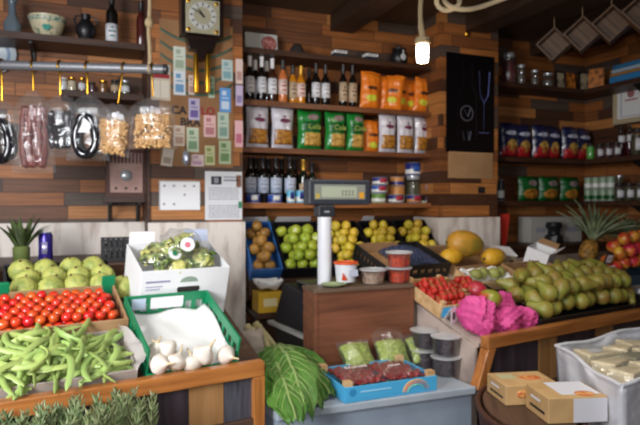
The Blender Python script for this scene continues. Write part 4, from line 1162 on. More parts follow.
# green crate with white paper and garlic
gc = crate(SL.M(-.425, .038, .002), 'green plastic crate lined with white paper holding garlic bulbs', .345, .40, .115, M_GREENPL, 'plastic_crate', 'crate', slots=7, hf=.022, bf=.34)
g = MB(); g.box(.1, .245, .391-.0005, .3915, .05, .1)
bx(.105, .24, .3895, .3915, .062, .112).build('label_plate', M_WHITE, gc, False)
bx(.03, .085, .3895, .3915, .062, .112).build('small_label_plate', mat('pale blue card', '#b8c8dc', .6), gc, False)
def pap(u_, v_):
    x = .012+.32*u_; y = .012+.375*v_
    return (x, y, .028+.012*math.sin(9*u_+2)*math.sin(7*v_)+.035*max(0, abs(2*u_-1)-.8)*4+.02*v_)
o = MB().grid(pap, 20, 20).build('paper_liner', M_PAPER, gc, ang=70, solid=.001)
M_GARL = mat('garlic skin', '#d8d0c4', .6, var=.06, noise=(20, '#c4b09c', .5, .75))
def garlic_shape(x, y, z):
    a = math.atan2(y, x); k = 1+.05*abs(math.sin(4*a))
    top = max(0, z-.35)
    s = (1-top*1.25)
    return (x*k*s, y*k*s, z*.8+top*.75)
t = MB().ell(.036, .036, .034, 24, 14, None, garlic_shape).build('garlic_bulb', M_GARL); tag(t, '', 'garlic')
MB().tube([(0, 0, .036), (.001, 0, .052), (.006, 0, .068)], [.006, .004, .003], 8).build('stem', mat('garlic stem', '#cbb892', .7), t)
MB().lathe([(.014, -.028), (.012, -.031), (.001, -.032)], 10).build('root_disc', mat('garlic root', '#a08a68', .9), t)
gk = Kind(t)
for (x, y, z, rx, rz, tx) in ((.055, .13, .08, .15, 0, 'standing garlic bulb with long neck at the left of the paper-lined crate'), (.045, .055, .075, 1.1, .6, 'garlic bulb lying under the standing one at the crate’s left front'),
        (.105, .06, .07, .9, 2.4, 'garlic bulb lying second from the left in the green crate'), (.085, .1, .1, 1.2, 4, 'garlic bulb on top of the left pair, below the standing one'),
        (.205, .06, .085, .5, 1.2, 'large garlic bulb in the right half of the green crate'), (.165, .05, .06, 1.2, 3.1, 'garlic bulb lying in the middle front of the green crate'),
        (.295, .06, .07, 1.3, .3, 'garlic bulb touching the right wall of the green crate')):
    gk.put(SL.M(-.425+x, y-.008, z-.012, rz) @ Matrix.Rotation(rx, 4, 'X') @ Matrix.Scale(1.12 if x == .205 else 1, 4), tx, 'garlic bulbs in the green crate')

# white carton with bagged salad
wc = crate(SL.M(-.362, .446, .002), 'white cardboard carton with hand hole full of bagged lettuce', .375, .28, .215, M_WHITE, 'produce_carton', 'carton', th=.005)
MB().prism([(.155, .12), (.245, .12), (.25, .132), (.245, .144), (.155, .144), (.15, .132)], -.0012, -.0002).build('hand_hole_shade', M_INK, wc, False)  # dark patch painted for the shaded opening; the wall is not cut
MB().prism([(.16, .165), (.24, .165), (.23, .182), (.21, .19), (.19, .19), (.17, .182)], -.0012, -.0002).build('emblem', mat('grey green emblem', '#8a9a8c', .6), wc, False)
MB().box(.02, .12, -.0012, -.0002, .17, .178).box(.02, .09, -.0012, -.0002, .15, .154).box(.02, .08, -.0012, -.0002, .138, .142).build('print', mat('violet grey ink', '#8a86a8', .6), wc, False)
MB().hexa([(.008, .275, .226), (.12, .275, .226), (.12, .28, .226), (.008, .28, .226)], [(.012, .29, .275), (.12, .29, .275), (.12, .296, .275), (.012, .296, .275)]).build('back_flap', M_WHITE, wc, False)
MB().hexa([(.255, .275, .226), (.37, .275, .226), (.37, .28, .226), (.255, .28, .226)], [(.255, .29, .28), (.365, .29, .28), (.365, .296, .28), (.255, .296, .28)]).build('back_flap', mat('pale blue flap', '#c9d2ea', .6), wc, False)
M_LEAFP = mat('pale lettuce leaf', '#a9b06a', .5, noise=(14, '#6f8a3c', .4, .65), bump=(20, .6))
M_FILMS = film('salad film', .08, .04, 26, .9)
def salad_bag(M, label, sx_, sy_, sz_, seed, stick=True):
    rn = random.Random(seed)
    t = thing('salad_bag', label, 'bagged lettuce', M, 'bagged lettuces in the white carton')
    mats = [M_LEAFP, mat('green lettuce leaf', '#7f9a44', .5, noise=(14, '#4f7630', .4, .65), bump=(20, .6)), mat('yellow lettuce leaf', '#c4bf74', .5, noise=(14, '#9aa04c', .4, .65), bump=(20, .6))]
    for k in range(22):
        cx_, cy_, cz_ = rn.uniform(-.55, .55), rn.uniform(-.65, .3), rn.uniform(-.3, .6)
        ph = [rn.uniform(0, 6.28) for _ in range(4)]; s_ = rn.uniform(.35, .6)
        def lf(u_, v_):
            x, y = 2*u_-1, 2*v_-1; r2 = x*x+y*y
            z = .45*(1-r2*.5)+.22*math.sin(6*x+ph[0])*math.cos(5*y+ph[1])*min(1, r2+.3)+.12*math.sin(12*y+ph[2])*abs(x)
            k_ = 1/(1+.35*max(0, r2-1))
            return (x*k_, y*k_, z)
        Mk = Matrix.Diagonal((sx_, sy_, sz_, 1)) @ Matrix.Translation((cx_, cy_, cz_)) @ Matrix.Rotation(rn.uniform(0, 6.28), 4, 'Z') @ Matrix.Rotation(rn.uniform(-1.3, 1.3), 4, 'X') @ Matrix.Scale(s_, 4)
        MB().grid(lf, 12, 12, Mk).build('leaf', mats[k % 3], t, ang=80, solid=.001)
    p = [rn.uniform(0, 6.28) for _ in range(4)]
    def fs(x, y, z):
        k = 1+.10*math.sin(5*x+3*z+p[0])*math.cos(4*y+p[1])+.05*math.sin(11*z+7*x+p[2]); return (x*k, y*k, z*k)
    MB().ell(sx_*1.06, sy_*1.06, sz_*1.06, 30, 20, None, fs).build('film', M_FILMS, t, ang=80)
    if stick:
        q = MB().lathe([(.03, 0), (.03, .001), (.001, .002)], 18, T(.02, -sy_*1.06, .03) @ Matrix.Rotation(-.35, 4, 'X') @ FACE).build('sticker', M_WHITE, t)
        MB().lathe([(.013, 0), (.013, .0012), (.001, .0014)], 14, T(.02, -sy_*1.06-.0025, .029) @ Matrix.Rotation(-.35, 4, 'X') @ FACE).build('sticker_mark', mat('pink mark', '#c46a78', .5) if seed == 2 else M_GREENPL, q)
    return t
salad_bag(SL.M(-.258, .565, .215, .3) @ Matrix.Rotation(-.4, 4, 'X'), 'bagged lettuce with a green-white cap sticker at the left of the carton', .092, .085, .075, 1)
salad_bag(SL.M(-.165, .60, .245, -.2) @ Matrix.Rotation(-.35, 4, 'X'), 'largest bagged lettuce with round white sticker on top of the carton', .098, .09, .088, 2)
salad_bag(SL.M(-.092, .565, .2, .1), 'bagged lettuce sinking into the right side of the carton', .072, .08, .065, 3, False)
salad_bag(SL.M(-.19, .53, .19, .8), 'bagged lettuce low in the middle front of the carton', .08, .06, .05, 4, False)

# back ledge: can, plant, black crates, white bag, orange
zb_ = q0+.001
q = at_y(47, 250, 3.30)
t = thing('drink_can', 'tall purple-blue can on the ledge behind the custard apples', 'can', T(q.x, 3.18, zb_))
hc = at_y(47, 232.5, 3.18).z-zb_
MB().lathe([(.026, 0), (.033, .008), (.034, .015), (.034, hc-.016), (.028, hc-.004), (.028, hc)], 20).build('body', mat('purple blue can paint', '#3b2f8c', .25, metal=.5), t)
MB().lathe([(.0285, hc-.001), (.0285, hc+.002), (.024, hc+.001), (.001, hc)], 20).build('lid', M_STEEL, t)
MB().lathe([(.0345, hc*.3), (.0345, hc*.7)], 8, None, -PI/2-.5, -PI/2+.3).build('stripe', mat('silver lilac', '#b8b4d8', .3, metal=.5), t, solid=.0005)
q = at_y(21, 262, 3.12)
t = thing('leafy_bunch', 'dark leafy bunch of greens standing at the left end of the ledge', 'leafy greens', T(at_y(21, 250, 3.14).x, 3.14, zb_))
M_DLEAF = mat('dark leaf', '#3a4426', .6, noise=(18, '#556a30', .45, .65))
MB().lathe([(.03, 0), (.036, .01), (.04, .08), (.03, .09)], 12).build('stalk_base', mat('stalk', '#6b7a3e', .6), t)
rn = random.Random(5)
for k in range(26):
    a = rn.uniform(0, 6.28); ln = rn.uniform(.12, .20); sp = rn.uniform(.2, .75)
    def lf(u_, v_, a=a, ln=ln, sp=sp):
        w_ = .016*math.sin(PI*(.12+.85*v_))*(2*u_-1)
        rr = .02+ln*sp*v_**1.5; z = .06+ln*(v_-.35*sp*v_*v_)
        return (rr*math.cos(a)-w_*math.sin(a), rr*math.sin(a)+w_*math.cos(a), z)
    MB().grid(lf, 2, 8).build('leaf', M_DLEAF, t, solid=.001)
zc2 = at_y(110, 256, 3.13).z
for i, (z0, z1, tx) in enumerate(((zb_, zb_+.062, 'lower black plastic crate of the stack on the ledge beside the white carton'), (zb_+.063, zb_+.115, 'upper black plastic crate of the stack on the ledge beside the white carton'))):
    a_, b_ = at_y(101, 256, 3.13).x, at_y(133, 256, 3.13).x
    crate(T(a_, 3.09, z0), tx, b_-a_, .22, z1-z0-.0095, M_BLACK, 'black_crate', 'crate', slots=5)
q = SL.p(-.90, .72)
t = soft_bag(SL.M(-.97, .70, .03) @ T(.02, .08, 0, .3, -1.0), 'crumpled white plastic bag at the left edge beside the custard apples', .2, .2, .09, mat('white plastic bag', '#d3cdc6', .35, bump=(18, .6)), name='plastic_bag', cat='plastic bag', seed=77)
crate(SL.M(-1.12, .84, .002), 'low cardboard tray at the left end holding one orange', .2, .16, .045, M_CARD, 'fruit_tray', 'crate')
o = MB().ell(.042, .042, .041, 16, 12).build('orange_fruit', mat('orange peel', '#c8742a', .45, bump=(150, .3)), None, M=SL.M(-.955, .905, .055)); tag(o, 'single orange at the left edge beyond the white plastic bag', 'orange')
MB().lathe([(.004, .0405), (.003, .043), (.001, .0435)], 6).build('stem', M_STEM, o)

# wild asparagus in front of the left stand
QH = .56
t = crate(T(-.50, 1.60, QH, math.radians(9)), 'wooden box of upright asparagus in front of the left stand', .72, .25, .12, wood('herb box', '#5a4636', '#3e3026'), 'vegetable_box', 'crate')
MB().box(0, .72, 0, .25, -QH+.001, 0).build('pedestal', M_BOARD, t, False)
M_ASP = mat('asparagus green', '#66764a', .6, var=.22, hue=.03, noise=(40, '#8d8d6a', .45, .7))
def spear(seed):
    rn = random.Random(seed); g = MB(); h = .31
    pts = [(.004*math.sin(k*.7+seed), .004*math.cos(k*.9), h*k/10) for k in range(11)]
    g.tube(pts, [.0036]*7+[.0046, .005, .004, .001], 6)
    for k in range(30):
        z = h*(.52+.46*k/30); a = k*2.4
        ln = .034*(1-.5*k/30)
        g.tube([(.003*math.cos(a), .003*math.sin(a), z), (ln*.5*math.cos(a), ln*.5*math.sin(a), z+ln*.55), (ln*.8*math.cos(a), ln*.8*math.sin(a), z+ln*1.2)], [.0022, .0032, .0008], 4)
    return g
aks = []
for k in range(4):
    t = spear(k).build('asparagus_spear', M_ASP); tag(t, '', 'asparagus'); aks.append(Kind(t))
TA = T(-.50, 1.60, QH, math.radians(9))
for k in range(170):
    x, y = R(.02, .70), R(.03, .22)
    aks[k % 4].put(TA @ T(x, y, .012+R(0, .02), R(0, 6.28)) @ Matrix.Rotation(R(-.2, .12), 4, 'X') @ Matrix.Rotation(R(-.14, .2), 4, 'Y') @ Matrix.Scale(R(.88, 1.06), 4), 'thin green asparagus spear with feathery tip in the packed box', 'asparagus in the wooden box')
# ------------------------------------------------------------------ back rack fruit
def backcrate(x0, x1, label, m, h=.085, nm='fruit_crate', **k):
    return crate(SB.M(x0-.865, .01, .002), label, x1-x0, .385, h, m, nm, 'crate', **k)
gapp = roundfruit('apple', '', 'apple', .038, M_GAPP)
lem = roundfruit('apple', '', 'apple', .035, M_LEM)
kiw = roundfruit('brown_pear', '', 'pear', .036, M_KIWI, lambda x, y, z: (x*(1-.12*z), y*(1-.12*z), z*1.05))
backcrate(.868, 1.055, 'blue crate of russet brown pears on the rack next to the left pillar', M_BLUEPL, .09)
fill(SB, .015, .185, .02, .385, .045, kiw, .036, 'round russet brown pear in the blue crate next to the pillar', 'russet pears in the blue crate', layers=2, jit=.12)
backcrate(1.07, 1.385, 'black crate of green apples on the rack behind the scale', M_BLACK)
fill(SB, .215, .512, .02, .385, .04, gapp, .038, 'shiny green apple in the black crate behind the scale pole', 'green apples in the black crate', layers=2, jit=.1)
for (x0, x1, tx) in ((1.40, 1.66, 'right behind the scale pole'), (1.675, 1.925, 'in the middle of the yellow ones'), (1.94, 2.195, 'at the right pillar')):
    backcrate(x0, x1, 'black crate of yellow apples, '+tx, M_BLACK)
    fill(SB, x0-.865+.01, x1-.865-.01, .02, .385, .04, lem, .035, 'yellow apple in the black crate '+tx, 'yellow apples in the crate '+tx, layers=2, jit=.1)
# paper flaps behind crates
for (x0, x1, tx) in ((.875, 1.05, 'behind the russet pears'), (1.09, 1.34, 'behind the green apples'), (1.70, 1.80, 'behind the middle yellow apples')):
    o = MB().hexa([SB.p(x0-.865, .398, .05), SB.p(x1-.865, .398, .05), SB.p(x1-.865, .402, .05), SB.p(x0-.865, .402, .05)],
                  [SB.p(x0-.855, .404, .125), SB.p(x1-.875, .404, .125), SB.p(x1-.875, .408, .125), SB.p(x0-.855, .408, .125)]).build('paper_flap', mat('grey white paper', '#a9a8ac', .7), None, False)
    tag(o, 'grey-white paper flap standing up '+tx, 'paper')
# limes box right under the lowest shelf
t = crate(T(.86, 3.525, 1.335), 'low box of limes right under the lowest back shelf', .36, .115, .04, M_SHELFD, 'fruit_box', 'crate')
MB().box(.02, .05, .09, .112, -.3, 0).box(.31, .34, .09, .112, -.3, 0).build('support', M_BOARD, t, False)
lim = roundfruit('lime', '', 'lime', .028, M_LIME, lambda x, y, z: (x, y, z*1.08))
for k, px in enumerate((258, 268, 279, 290, 300)):
    lim.put(T(at_y(px, 210, 3.56).x, 3.565+.006*(k % 2), 1.373, R(0, 6), R(-.5, .5)), 'green lime in the low box under the lowest back shelf', 'limes under the lowest back shelf')
# lower board: paper tray and yellow box
t = thing('yellow_box', 'yellow cardboard box with a pale label low beside the pillar', 'box', T(.872, 3.08, .881))
bx(0, .145, 0, .13, 0, .115).build('body', mat('yellow card', '#c9a021', .6), t, False, bevel=.002)
MB().box(.03, .11, -.0012, -.0002, .035, .08).build('label', mat('pale yellow label', '#ddd0a0', .6), t, False)
t = thing('paper_tray', 'crumpled white paper tray on top of the yellow box', 'tray', T(.872, 3.075, .9975))
def pt(u_, v_): return (.15*u_, .13*v_, .012+.05*max(abs(2*u_-1), abs(2*v_-1))**4+.012*math.sin(9*u_+3*v_)*math.cos(8*v_))
MB().grid(pt, 16, 16).build('paper', M_PAPER, t, ang=60, solid=.002)

# ------------------------------------------------------------------ scale, wooden box, tubs
tb = thing('wooden_box', 'upright dark wooden box on the grey counter holding the plastic tubs', 'box', T(at_y(315, 300, 2.46).x, 2.47, ZC))
M_BOXW = wood('walnut box', '#7c4c34', '#5a3524', .7, .5)
bw, bd, bh = at_y(415, 300, 2.46).x-at_y(315, 300, 2.46).x, .15, .395
bx(.02, bw-.02, 0, .014, 0, bh-.018).build('front_panel', M_BOXW, tb, False)
for x in (0, bw-.0195):
    bx(x, x+.0195, -.004, bd, 0, bh-.018).build('side_panel', M_BOXW, tb, False, bevel=.002)
bx(-.004, bw+.004, -.01, bd+.004, bh-.0175, bh).build('top', wood('box top', '#6b5646', '#4c3c30', .7), tb, False, bevel=.002)
bx(.02, bw-.02, bd-.014, bd, 0, bh-.018).build('back_panel', M_BOXW, tb, False)
ZT = ZC+bh+.001
# cabinet + scale behind the box
t = thing('scale_cabinet', 'dark narrow cabinet with a pale top board behind the wooden box', 'cabinet', T(at_y(312, 340, 2.645).x, 2.645, 0, 0))
MB().hexa([(0, 0, .7005), (.36, 0, .7005), (.36, .33, .7005), (-.09, .33, .7005)], [(0, 0, .80), (.36, 0, .80), (.36, .33, .84), (-.09, .33, .84)]).build('body', M_IRON, t, False)
MB().hexa([(-.004, -.004, .801), (.38, -.004, .801), (.38, .34, .842), (-.13, .34, .842)], [(-.004, -.004, .819), (.38, -.004, .819), (.38, .34, .860), (-.13, .34, .860)]).build('top_board', mat('grey white board', '#a3a19c', .5), t, False)
sc = thing('weighing_scale', 'black shop scale with white pole and grey display facing the shopper', 'scale', T(at_y(313, 330, 2.66).x, 2.66, .822) @ Matrix.Rotation(.0, 4, 'X'))
MB().hexa([(-.005, 0, .0015), (.33, 0, .0015), (.33, .30, .038), (-.115, .30, .038)], [(.005, .01, .195), (.32, .01, .195), (.31, .26, .25), (-.07, .26, .25)]).build('body', M_BLACK, sc, False, bevel=.008)
MB().box(.0, .30, .09, .25, .2505, .2605).build('weighing_plate', mat('dull plate', '#5f5f63', .35, metal=.7), sc, False, bevel=.004)
# pole: stands at the scale's front left, rises behind the tubs
q = at_y(325, 288, 2.655)
inv = sc.matrix_world.inverted()
SX = sc.location.x
px_, py_ = q.x-SX, .0
zt_ = at_y(325, 217, 2.65).z-.822
MB().lathe([(.034, .0), (.036, .005), (.036, zt_)], 24, Matrix.Translation((px_, py_, .0))).build('pole', mat('white pole paint', '#d9dbe0', .3), sc)
MB().lathe([(.042, .0), (.042, .03), (.037, .034)], 24, Matrix.Translation((px_, py_, .0))).build('pole_collar', M_BLACK, sc)
hd = MB().box(px_-.046, px_+.046, py_-.03, py_+.04, zt_, zt_+.06).build('pole_head', M_DGREY, sc, False, bevel=.008)
bx(px_-.014, px_+.014, py_-.0315, py_-.0302, zt_+.022, zt_+.032).build('badge', M_GRINK, hd, False)
# display box
a_, b_ = at_y(308.5, 204, 2.63), at_y(371, 179, 2.63)
W, Hh = b_.x-a_.x, b_.z-a_.z
x0 = a_.x-SX; z0 = zt_+.0605
dbx = bx(x0, x0+W, py_-.03, py_+.05, z0, z0+Hh).build('display', mat('display housing', '#34373f', .4), sc, False, bevel=.010)
bx(x0+W*.09, x0+W*.90, py_-.0318, py_-.0306, z0+Hh*.22, z0+Hh*.80).build('bezel', mat('display bezel', '#86887e', .4), dbx, False)
bx(x0+W*.20, x0+W*.76, py_-.0332, py_-.0322, z0+Hh*.30, z0+Hh*.72).build('screen', mat('lcd green grey', '#a9b09a', .2), dbx, False)
bx(x0+W*.80, x0+W*.88, py_-.0335, py_-.0322, z0+Hh*.26, z0+Hh*.5).build('orange_key', mat('orange key', '#d99a2c', .5), dbx, False)
bx(x0+W*.11, x0+W*.17, py_-.0335, py_-.0322, z0+Hh*.26, z0+Hh*.44).build('yellow_key', mat('yellow key', '#b8a048', .5), dbx, False)
g = MB()
for k in range(4):
    for s in range(2):
        g.box(x0+W*(.52+.055*k), x0+W*(.555+.055*k), py_-.0338, py_-.0333, z0+Hh*(.38+.16*s), z0+Hh*(.40+.16*s))
    g.box(x0+W*(.522+.055*k), x0+W*(.53+.055*k), py_-.0338, py_-.0333, z0+Hh*.38, z0+Hh*.56)
g.build('digits', M_DGREY, dbx, False)

def tub(M, label, r, h, fill_m, lid_m, band=None, name='plastic_tub', body=None, fh=.8, rim=.006, group=None):
    t = thing(name, label, 'tub', M, group)
    MB().lathe([(r*.84, 0), (r*.86, .003), (r, h*.86), (r+.003, h*.87), (r+.003, h*.9)], 24).build('body', body or M_CLEAR, t)
    if not body: MB().lathe([(r*.80, .003), (r*(.82+.13*fh), h*fh*.98), (r*.5, h*fh*1.02), (.001, h*fh*1.0)], 20).build('contents', fill_m, t)
    MB().lathe([(r+.004, h*.88), (r+rim, h*.90), (r+rim, h*.985), (r+.001, h), (r*.86, h), (r*.84, h-.004), (.001, h-.004)], 24).build('lid', lid_m, t)
    if band: MB().lathe([(r*(.862+.02)+.0015, h*.08), (r*.985+.0015, h*.84)], 14, None, -PI/2-1.35, -PI/2+1.35).build('label', band, t, solid=.0006)
    return t
M_OLID = mat('orange lid', '#d8572a', .35)
M_REDC = mat('red paste', '#c4401c', .4, noise=(60, '#7d2414', .4, .6))
M_BEIGE = mat('beige contents', '#a98f7c', .6, noise=(60, '#7a6050', .4, .6))
Yt = 2.545
q = lambda px: at_y(px, 286, Yt).x
# shallow dish under the pole
t = thing('shallow_dish', 'shallow pale green dish on the wooden box in front of the scale pole', 'dish', T(at_y(334, 288, 2.52).x, 2.525, ZT))
MB().lathe([(.03, 0), (.05, .004), (.062, .014), (.06, .015), (.048, .007), (.001, .006)], 24).build('dish', mat('pale green dish', '#9aa67c', .4), t)
tb1 = tub(T(at_y(346, 286, 2.55).x+.004, 2.56, ZT+.016), 'white tub with bright orange lid on the wooden box, beside the scale pole', .055, .098, None, M_OLID, body=mat('white tub', '#d5d8de', .4))
MB().prism([(-.045, .012), (-.012, .012), (-.04, .05)], -.0, .001, Matrix.Translation((0, -.052, 0))).build('red_print', mat('orange red print', '#d04a2a', .4), tb1, False)
MB().box(-.006, .04, -.0545, -.053, .03, .062).build('print', mat('faint print', '#b4bac8', .5), tb1, False)
tub(T(q(373), Yt, ZT), 'low clear tub with beige contents between the orange-lidded tub and the red tubs', .064, .075, M_BEIGE, M_LID)
tub(T(q(399), Yt, ZT), 'clear tub of red paste, lower of the stacked pair', .062, .077, M_REDC, M_LID, group='stacked red tubs')
tub(T(q(399)+.001, Yt, ZT+.0775), 'clear tub of red paste, upper of the stacked pair', .064, .079, M_REDC, M_LID, group='stacked red tubs')

# ------------------------------------------------------------------ counter: blue carton, bags, cups, chard
c0, c1 = at_z(345, 405, ZC), at_z(441, 393, ZC)
c2 = at_z(328, 380, ZC)
ang = math.atan2(c1.y-c0.y, c1.x-c0.x)
w = (c1-c0).length; d = .30
M_SKY = mat('sky blue card', '#4aa8d8', .5)
TC = T(c0.x, c0.y, ZC, ang+.06)
bc = crate(TC, 'sky blue cardboard tray with rainbow print and wooden corner blocks, full of red berries', w, d, .054, M_SKY, 'fruit_tray', 'crate', posts=M_PINE, th=.006, ps=.032)
M_ARIL = mat('dark red arils', '#6e1a22', .35, noise=(70, '#a03a34', .45, .7), bump=(90, .9), coat=.3)
for k in range(2):
    x0_ = .035+k*(w/2-.03)
    t = thing('berry_punnet', 'film-covered punnet of dark red berries in the blue tray, '+('left' if k == 0 else 'right')+' one', 'punnet', TC @ T(x0_, .03, .0095))
    pw = w/2-.045
    def heap(u_, v_): return (pw*u_, .23*v_, .052+.012*math.sin(17*u_)*math.sin(19*v_)+.004*math.sin(40*u_+30*v_))
    MB().grid(heap, 30, 30).build('berries', M_ARIL, t, solid=.004)['kind'] = 'stuff'
    g = MB(); g.box(0, pw, 0, .23, 0, .004).box(0, pw, 0, .003, .004, .05).box(0, pw, .227, .23, .004, .05).box(0, .003, .003, .227, .004, .05).box(pw-.003, pw, .003, .227, .004, .05)
    g.build('tray', M_CLEAR, t, False)
    fl = MB().grid(lambda u_, v_: (pw*u_, .23*v_, .068+.003*math.sin(13*u_+5*v_)), 10, 10).build('film', M_FILM, t)
    text('film_print', ('frutos', 'rojos')[k], .045 if k == 0 else .03, mat('white print', '#e8e0e0', .5), t, Matrix.Translation((pw*.62 if k == 0 else pw*.5, .16 if k == 0 else .12, .0735)) @ Matrix.Rotation(.06, 4, 'Z'))
# rainbow print and round mark on the front wall
for k, c in enumerate(('#e0a030', '#d8703a', '#7fc8a0')):
    pts = [(w*.76+(.062-.011*k)*math.cos(a), -.0006, .012+(.046-.010*k)*math.sin(a)) for a in [PI*j/12 for j in range(13)]]
    MB().tube(pts, .0036, 5, flat=.3).build('rainbow_print', mat('rainbow '+c, c, .5), bc)
MB().lathe([(.016, 0), (.016, .0008), (.001, .0008)], 16, Matrix.Translation((.035, -.0004, .04)) @ FACE).build('round_print', mat('deep sky mark', '#2f86b8', .5), bc)
MB().box(.07, .21, -.0012, -.0002, .036, .041).build('print', mat('pale sky print', '#a0d4ec', .5), bc, False)
# bags of green peas behind the tray
M_PEA = mat('green peas', '#a8b852', .4, noise=(120, '#6f8030', .42, .6), bump=(110, 1.0))
for px, py, ww_, rz, tx, sd in ((346, 366, .175, .12, 'nearest the chard', 61), (377, 362, .165, -.1, 'middle one with clear gathered top', 62), (403, 358, .13, .05, 'nearest the dark cups', 63)):
    q2 = at_z(px, py, ZC)
    t = thing('vegetable_bag', 'clear bag of green vegetables leaning behind the blue tray, '+tx, 'vegetable bag', T(q2.x, 2.355, ZC+.022, rz, -.72), 'bags of green vegetables behind the blue tray')
    f = bag_pt(ww_, .145, .085, sd)
    g = MB(); g.grid(lambda u_, v_: f(.04+.92*u_, .03+.9*v_, -1, -.003), 14, 12); g.grid(lambda u_, v_: f(.96-.92*u_, .03+.9*v_, 1, -.003), 14, 12)
    g.build('vegetables', M_PEA, t, ang=80)['kind'] = 'stuff'
    f2 = bag_pt(ww_*1.04, .16 if sd != 62 else .205, .09, sd)
    g = MB(); g.grid(lambda u_, v_: f2(u_, v_, -1, .002), 12, 14); g.grid(lambda u_, v_: f2(1-u_, v_, 1, .002), 12, 14)
    g.build('film', M_FILM, t, ang=80)
# dark dessert cups
M_DKBER = mat('dark berries in cup', '#2a2028', .4, noise=(70, '#4a3a40', .45, .6), bump=(70, .8))
def cup(M, label):
    t = thing('plastic_cup', label, 'cup', M, 'cups of dark berries')
    r, h = .067, .088
    MB().lathe([(r*.82, 0), (r*.84, .004), (r*.98, h*.9), (r, h*.92)], 24).build('body', M_CLEAR, t)
    MB().lathe([(r*.78, .004), (r*.92, h*.80), (r*.6, h*.86), (.001, h*.87)], 20).build('berries', M_DKBER, t)
    MB().lathe([(r, h*.92), (r*1.05, h*.93), (r*1.05, h*.98), (r*.9, h), (r*.4, h+.006), (.001, h+.007)], 24).build('lid', M_LID, t)
    return t
for (x, y, tx) in ((1.535, 2.235, 'front stack beside the right stand'), (1.513, 2.383, 'rear stack against the wooden box')):
    for j in range(2):
        cup(T(x, y, ZC+j*.0955), ('lower ' if j == 0 else 'upper ')+'clear cup of dark berries in the '+tx)
# sky blue printed end of the berry crate is built with the crate; little price card
q2 = at_z(438, 318, .98)
t = thing('price_card', 'small white tent card with a black mark above the dark cups', 'price card', SR.M(-.03, .205, .005, .35))
for s, nm_ in ((-1, 'front_face'), (1, 'back_face')):
    MB().hexa([(0, s*.022-.001, 0), (.055, s*.022-.001, 0), (.055, s*.022+.001, 0), (0, s*.022+.001, 0)], [(0, -.001, .075), (.055, -.001, .075), (.055, .001, .075), (0, .001, .075)]).build(nm_, M_WHITE, t, False)
MB().hexa([(.016, -.0195, .018), (.04, -.0195, .018), (.04, -.0185, .018), (.016, -.0185, .018)], [(.016, -.0095, .05), (.04, -.0095, .05), (.04, -.0085, .05), (.016, -.0085, .05)]).build('mark', M_INK, t, False)

# chard: broad leaves with pale ribs, laid along the counter edge
M_CHARD = mat('chard leaf', '#4f7a2e', .5, noise=(9, '#35591f', .4, .65), bump=(16, .9))
M_RIB = mat('chard rib', '#869c5c', .5)
M_STALK = mat('chard stalk', '#c3b98a', .5, noise=(12, '#a39a68', .4, .7))
ch = thing('chard_bunch', 'bunch of large green chard leaves with pale stalks lying on the counter', 'chard')
root = at_z(266, 338, .80)
def chard_leaf(px0, py0, px1, py1, wid, lift, seed, z1=ZC+.015):
    a = at_z(px0, py0, .775+lift*.2); b = at_z(px1, py1, z1)
    ax = b-a; ln = ax.length; sd = ax.cross(Vector((0, 0, 1))).normalized()
    def f(u_, v_):
        s = 2*u_-1
        w_ = wid*(math.sin(PI*min(1, .12+.84*v_))**.7)*(1+.08*math.sin(13*v_+seed)+.05*math.sin(23*v_*abs(s)))
        p = a + ax*v_
        z = lift*math.sin(PI*v_)*.9 + .02*math.sin(9*v_+3*s+seed)*abs(s) - .028*s*s + .014*abs(math.sin(15*v_-6*abs(s))) + .007*math.sin(31*v_+17*s+seed)*abs(s)
        r_ = p + sd*(s*w_/2) + Vector((0, 0, z))
        if r_.z < ZC+.004 and r_.y > 2.06: r_.z = ZC+.004+.003*abs(math.sin(9*s+5*v_))
        return r_
    lf = MB().grid(f, 22, 26).build('leaf', M_CHARD, ch, ang=80, solid=.0015)
    up = Vector((0, 0, .004))
    pts = [f(.5, v_)+up for v_ in [k/14 for k in range(15)]]
    g = MB(); g.tube(pts, [.010*(1-.8*k/14)+.0015 for k in range(15)], 8)
    for k in range(2, 12):
        for s in (-1, 1):
            v_ = k/14
            vp = [f(.5+s*e*.44, min(1, v_+e*.16))+up*.7 for e in (0, .25, .5, .75, 1)]
            g.tube(vp, [.003, .0024, .0018, .0012, .0006], 5)
    g.build('rib', M_RIB, lf)
    st_ = [a - ax.normalized()*(.30*k/6) + Vector((.0, .0, .004*k - .0)) for k in range(7)]
    MB().tube(st_, [.012+.0016*k for k in range(7)], 10, flat=.6).build('stalk', M_STALK, ch)
chard_leaf(264, 350, 318, 408, .20, .035, 3)
chard_leaf(276, 348, 330, 398, .20, .055, 1)
chard_leaf(262, 356, 296, 424, .22, .075, 2, ZC+.02)
chard_leaf(270, 352, 306, 414, .23, .10, 4, ZC+.03)
# brown paper bag between the green crate and the stalks
q2 = SL.p(.03, .22)
t = soft_bag(T(.675, 2.43, ZC+.002, .3, -.15), 'grey-brown paper sack slumped beside the green crate', .12, .235, .10, mat('grey brown paper', '#8d8177', .8, bump=(14, .8)), name='paper_sack', cat='sack', seed=81)

# ------------------------------------------------------------------ right stand produce
def sr(px, py, n=.09): return SR.hit(px, py, n)
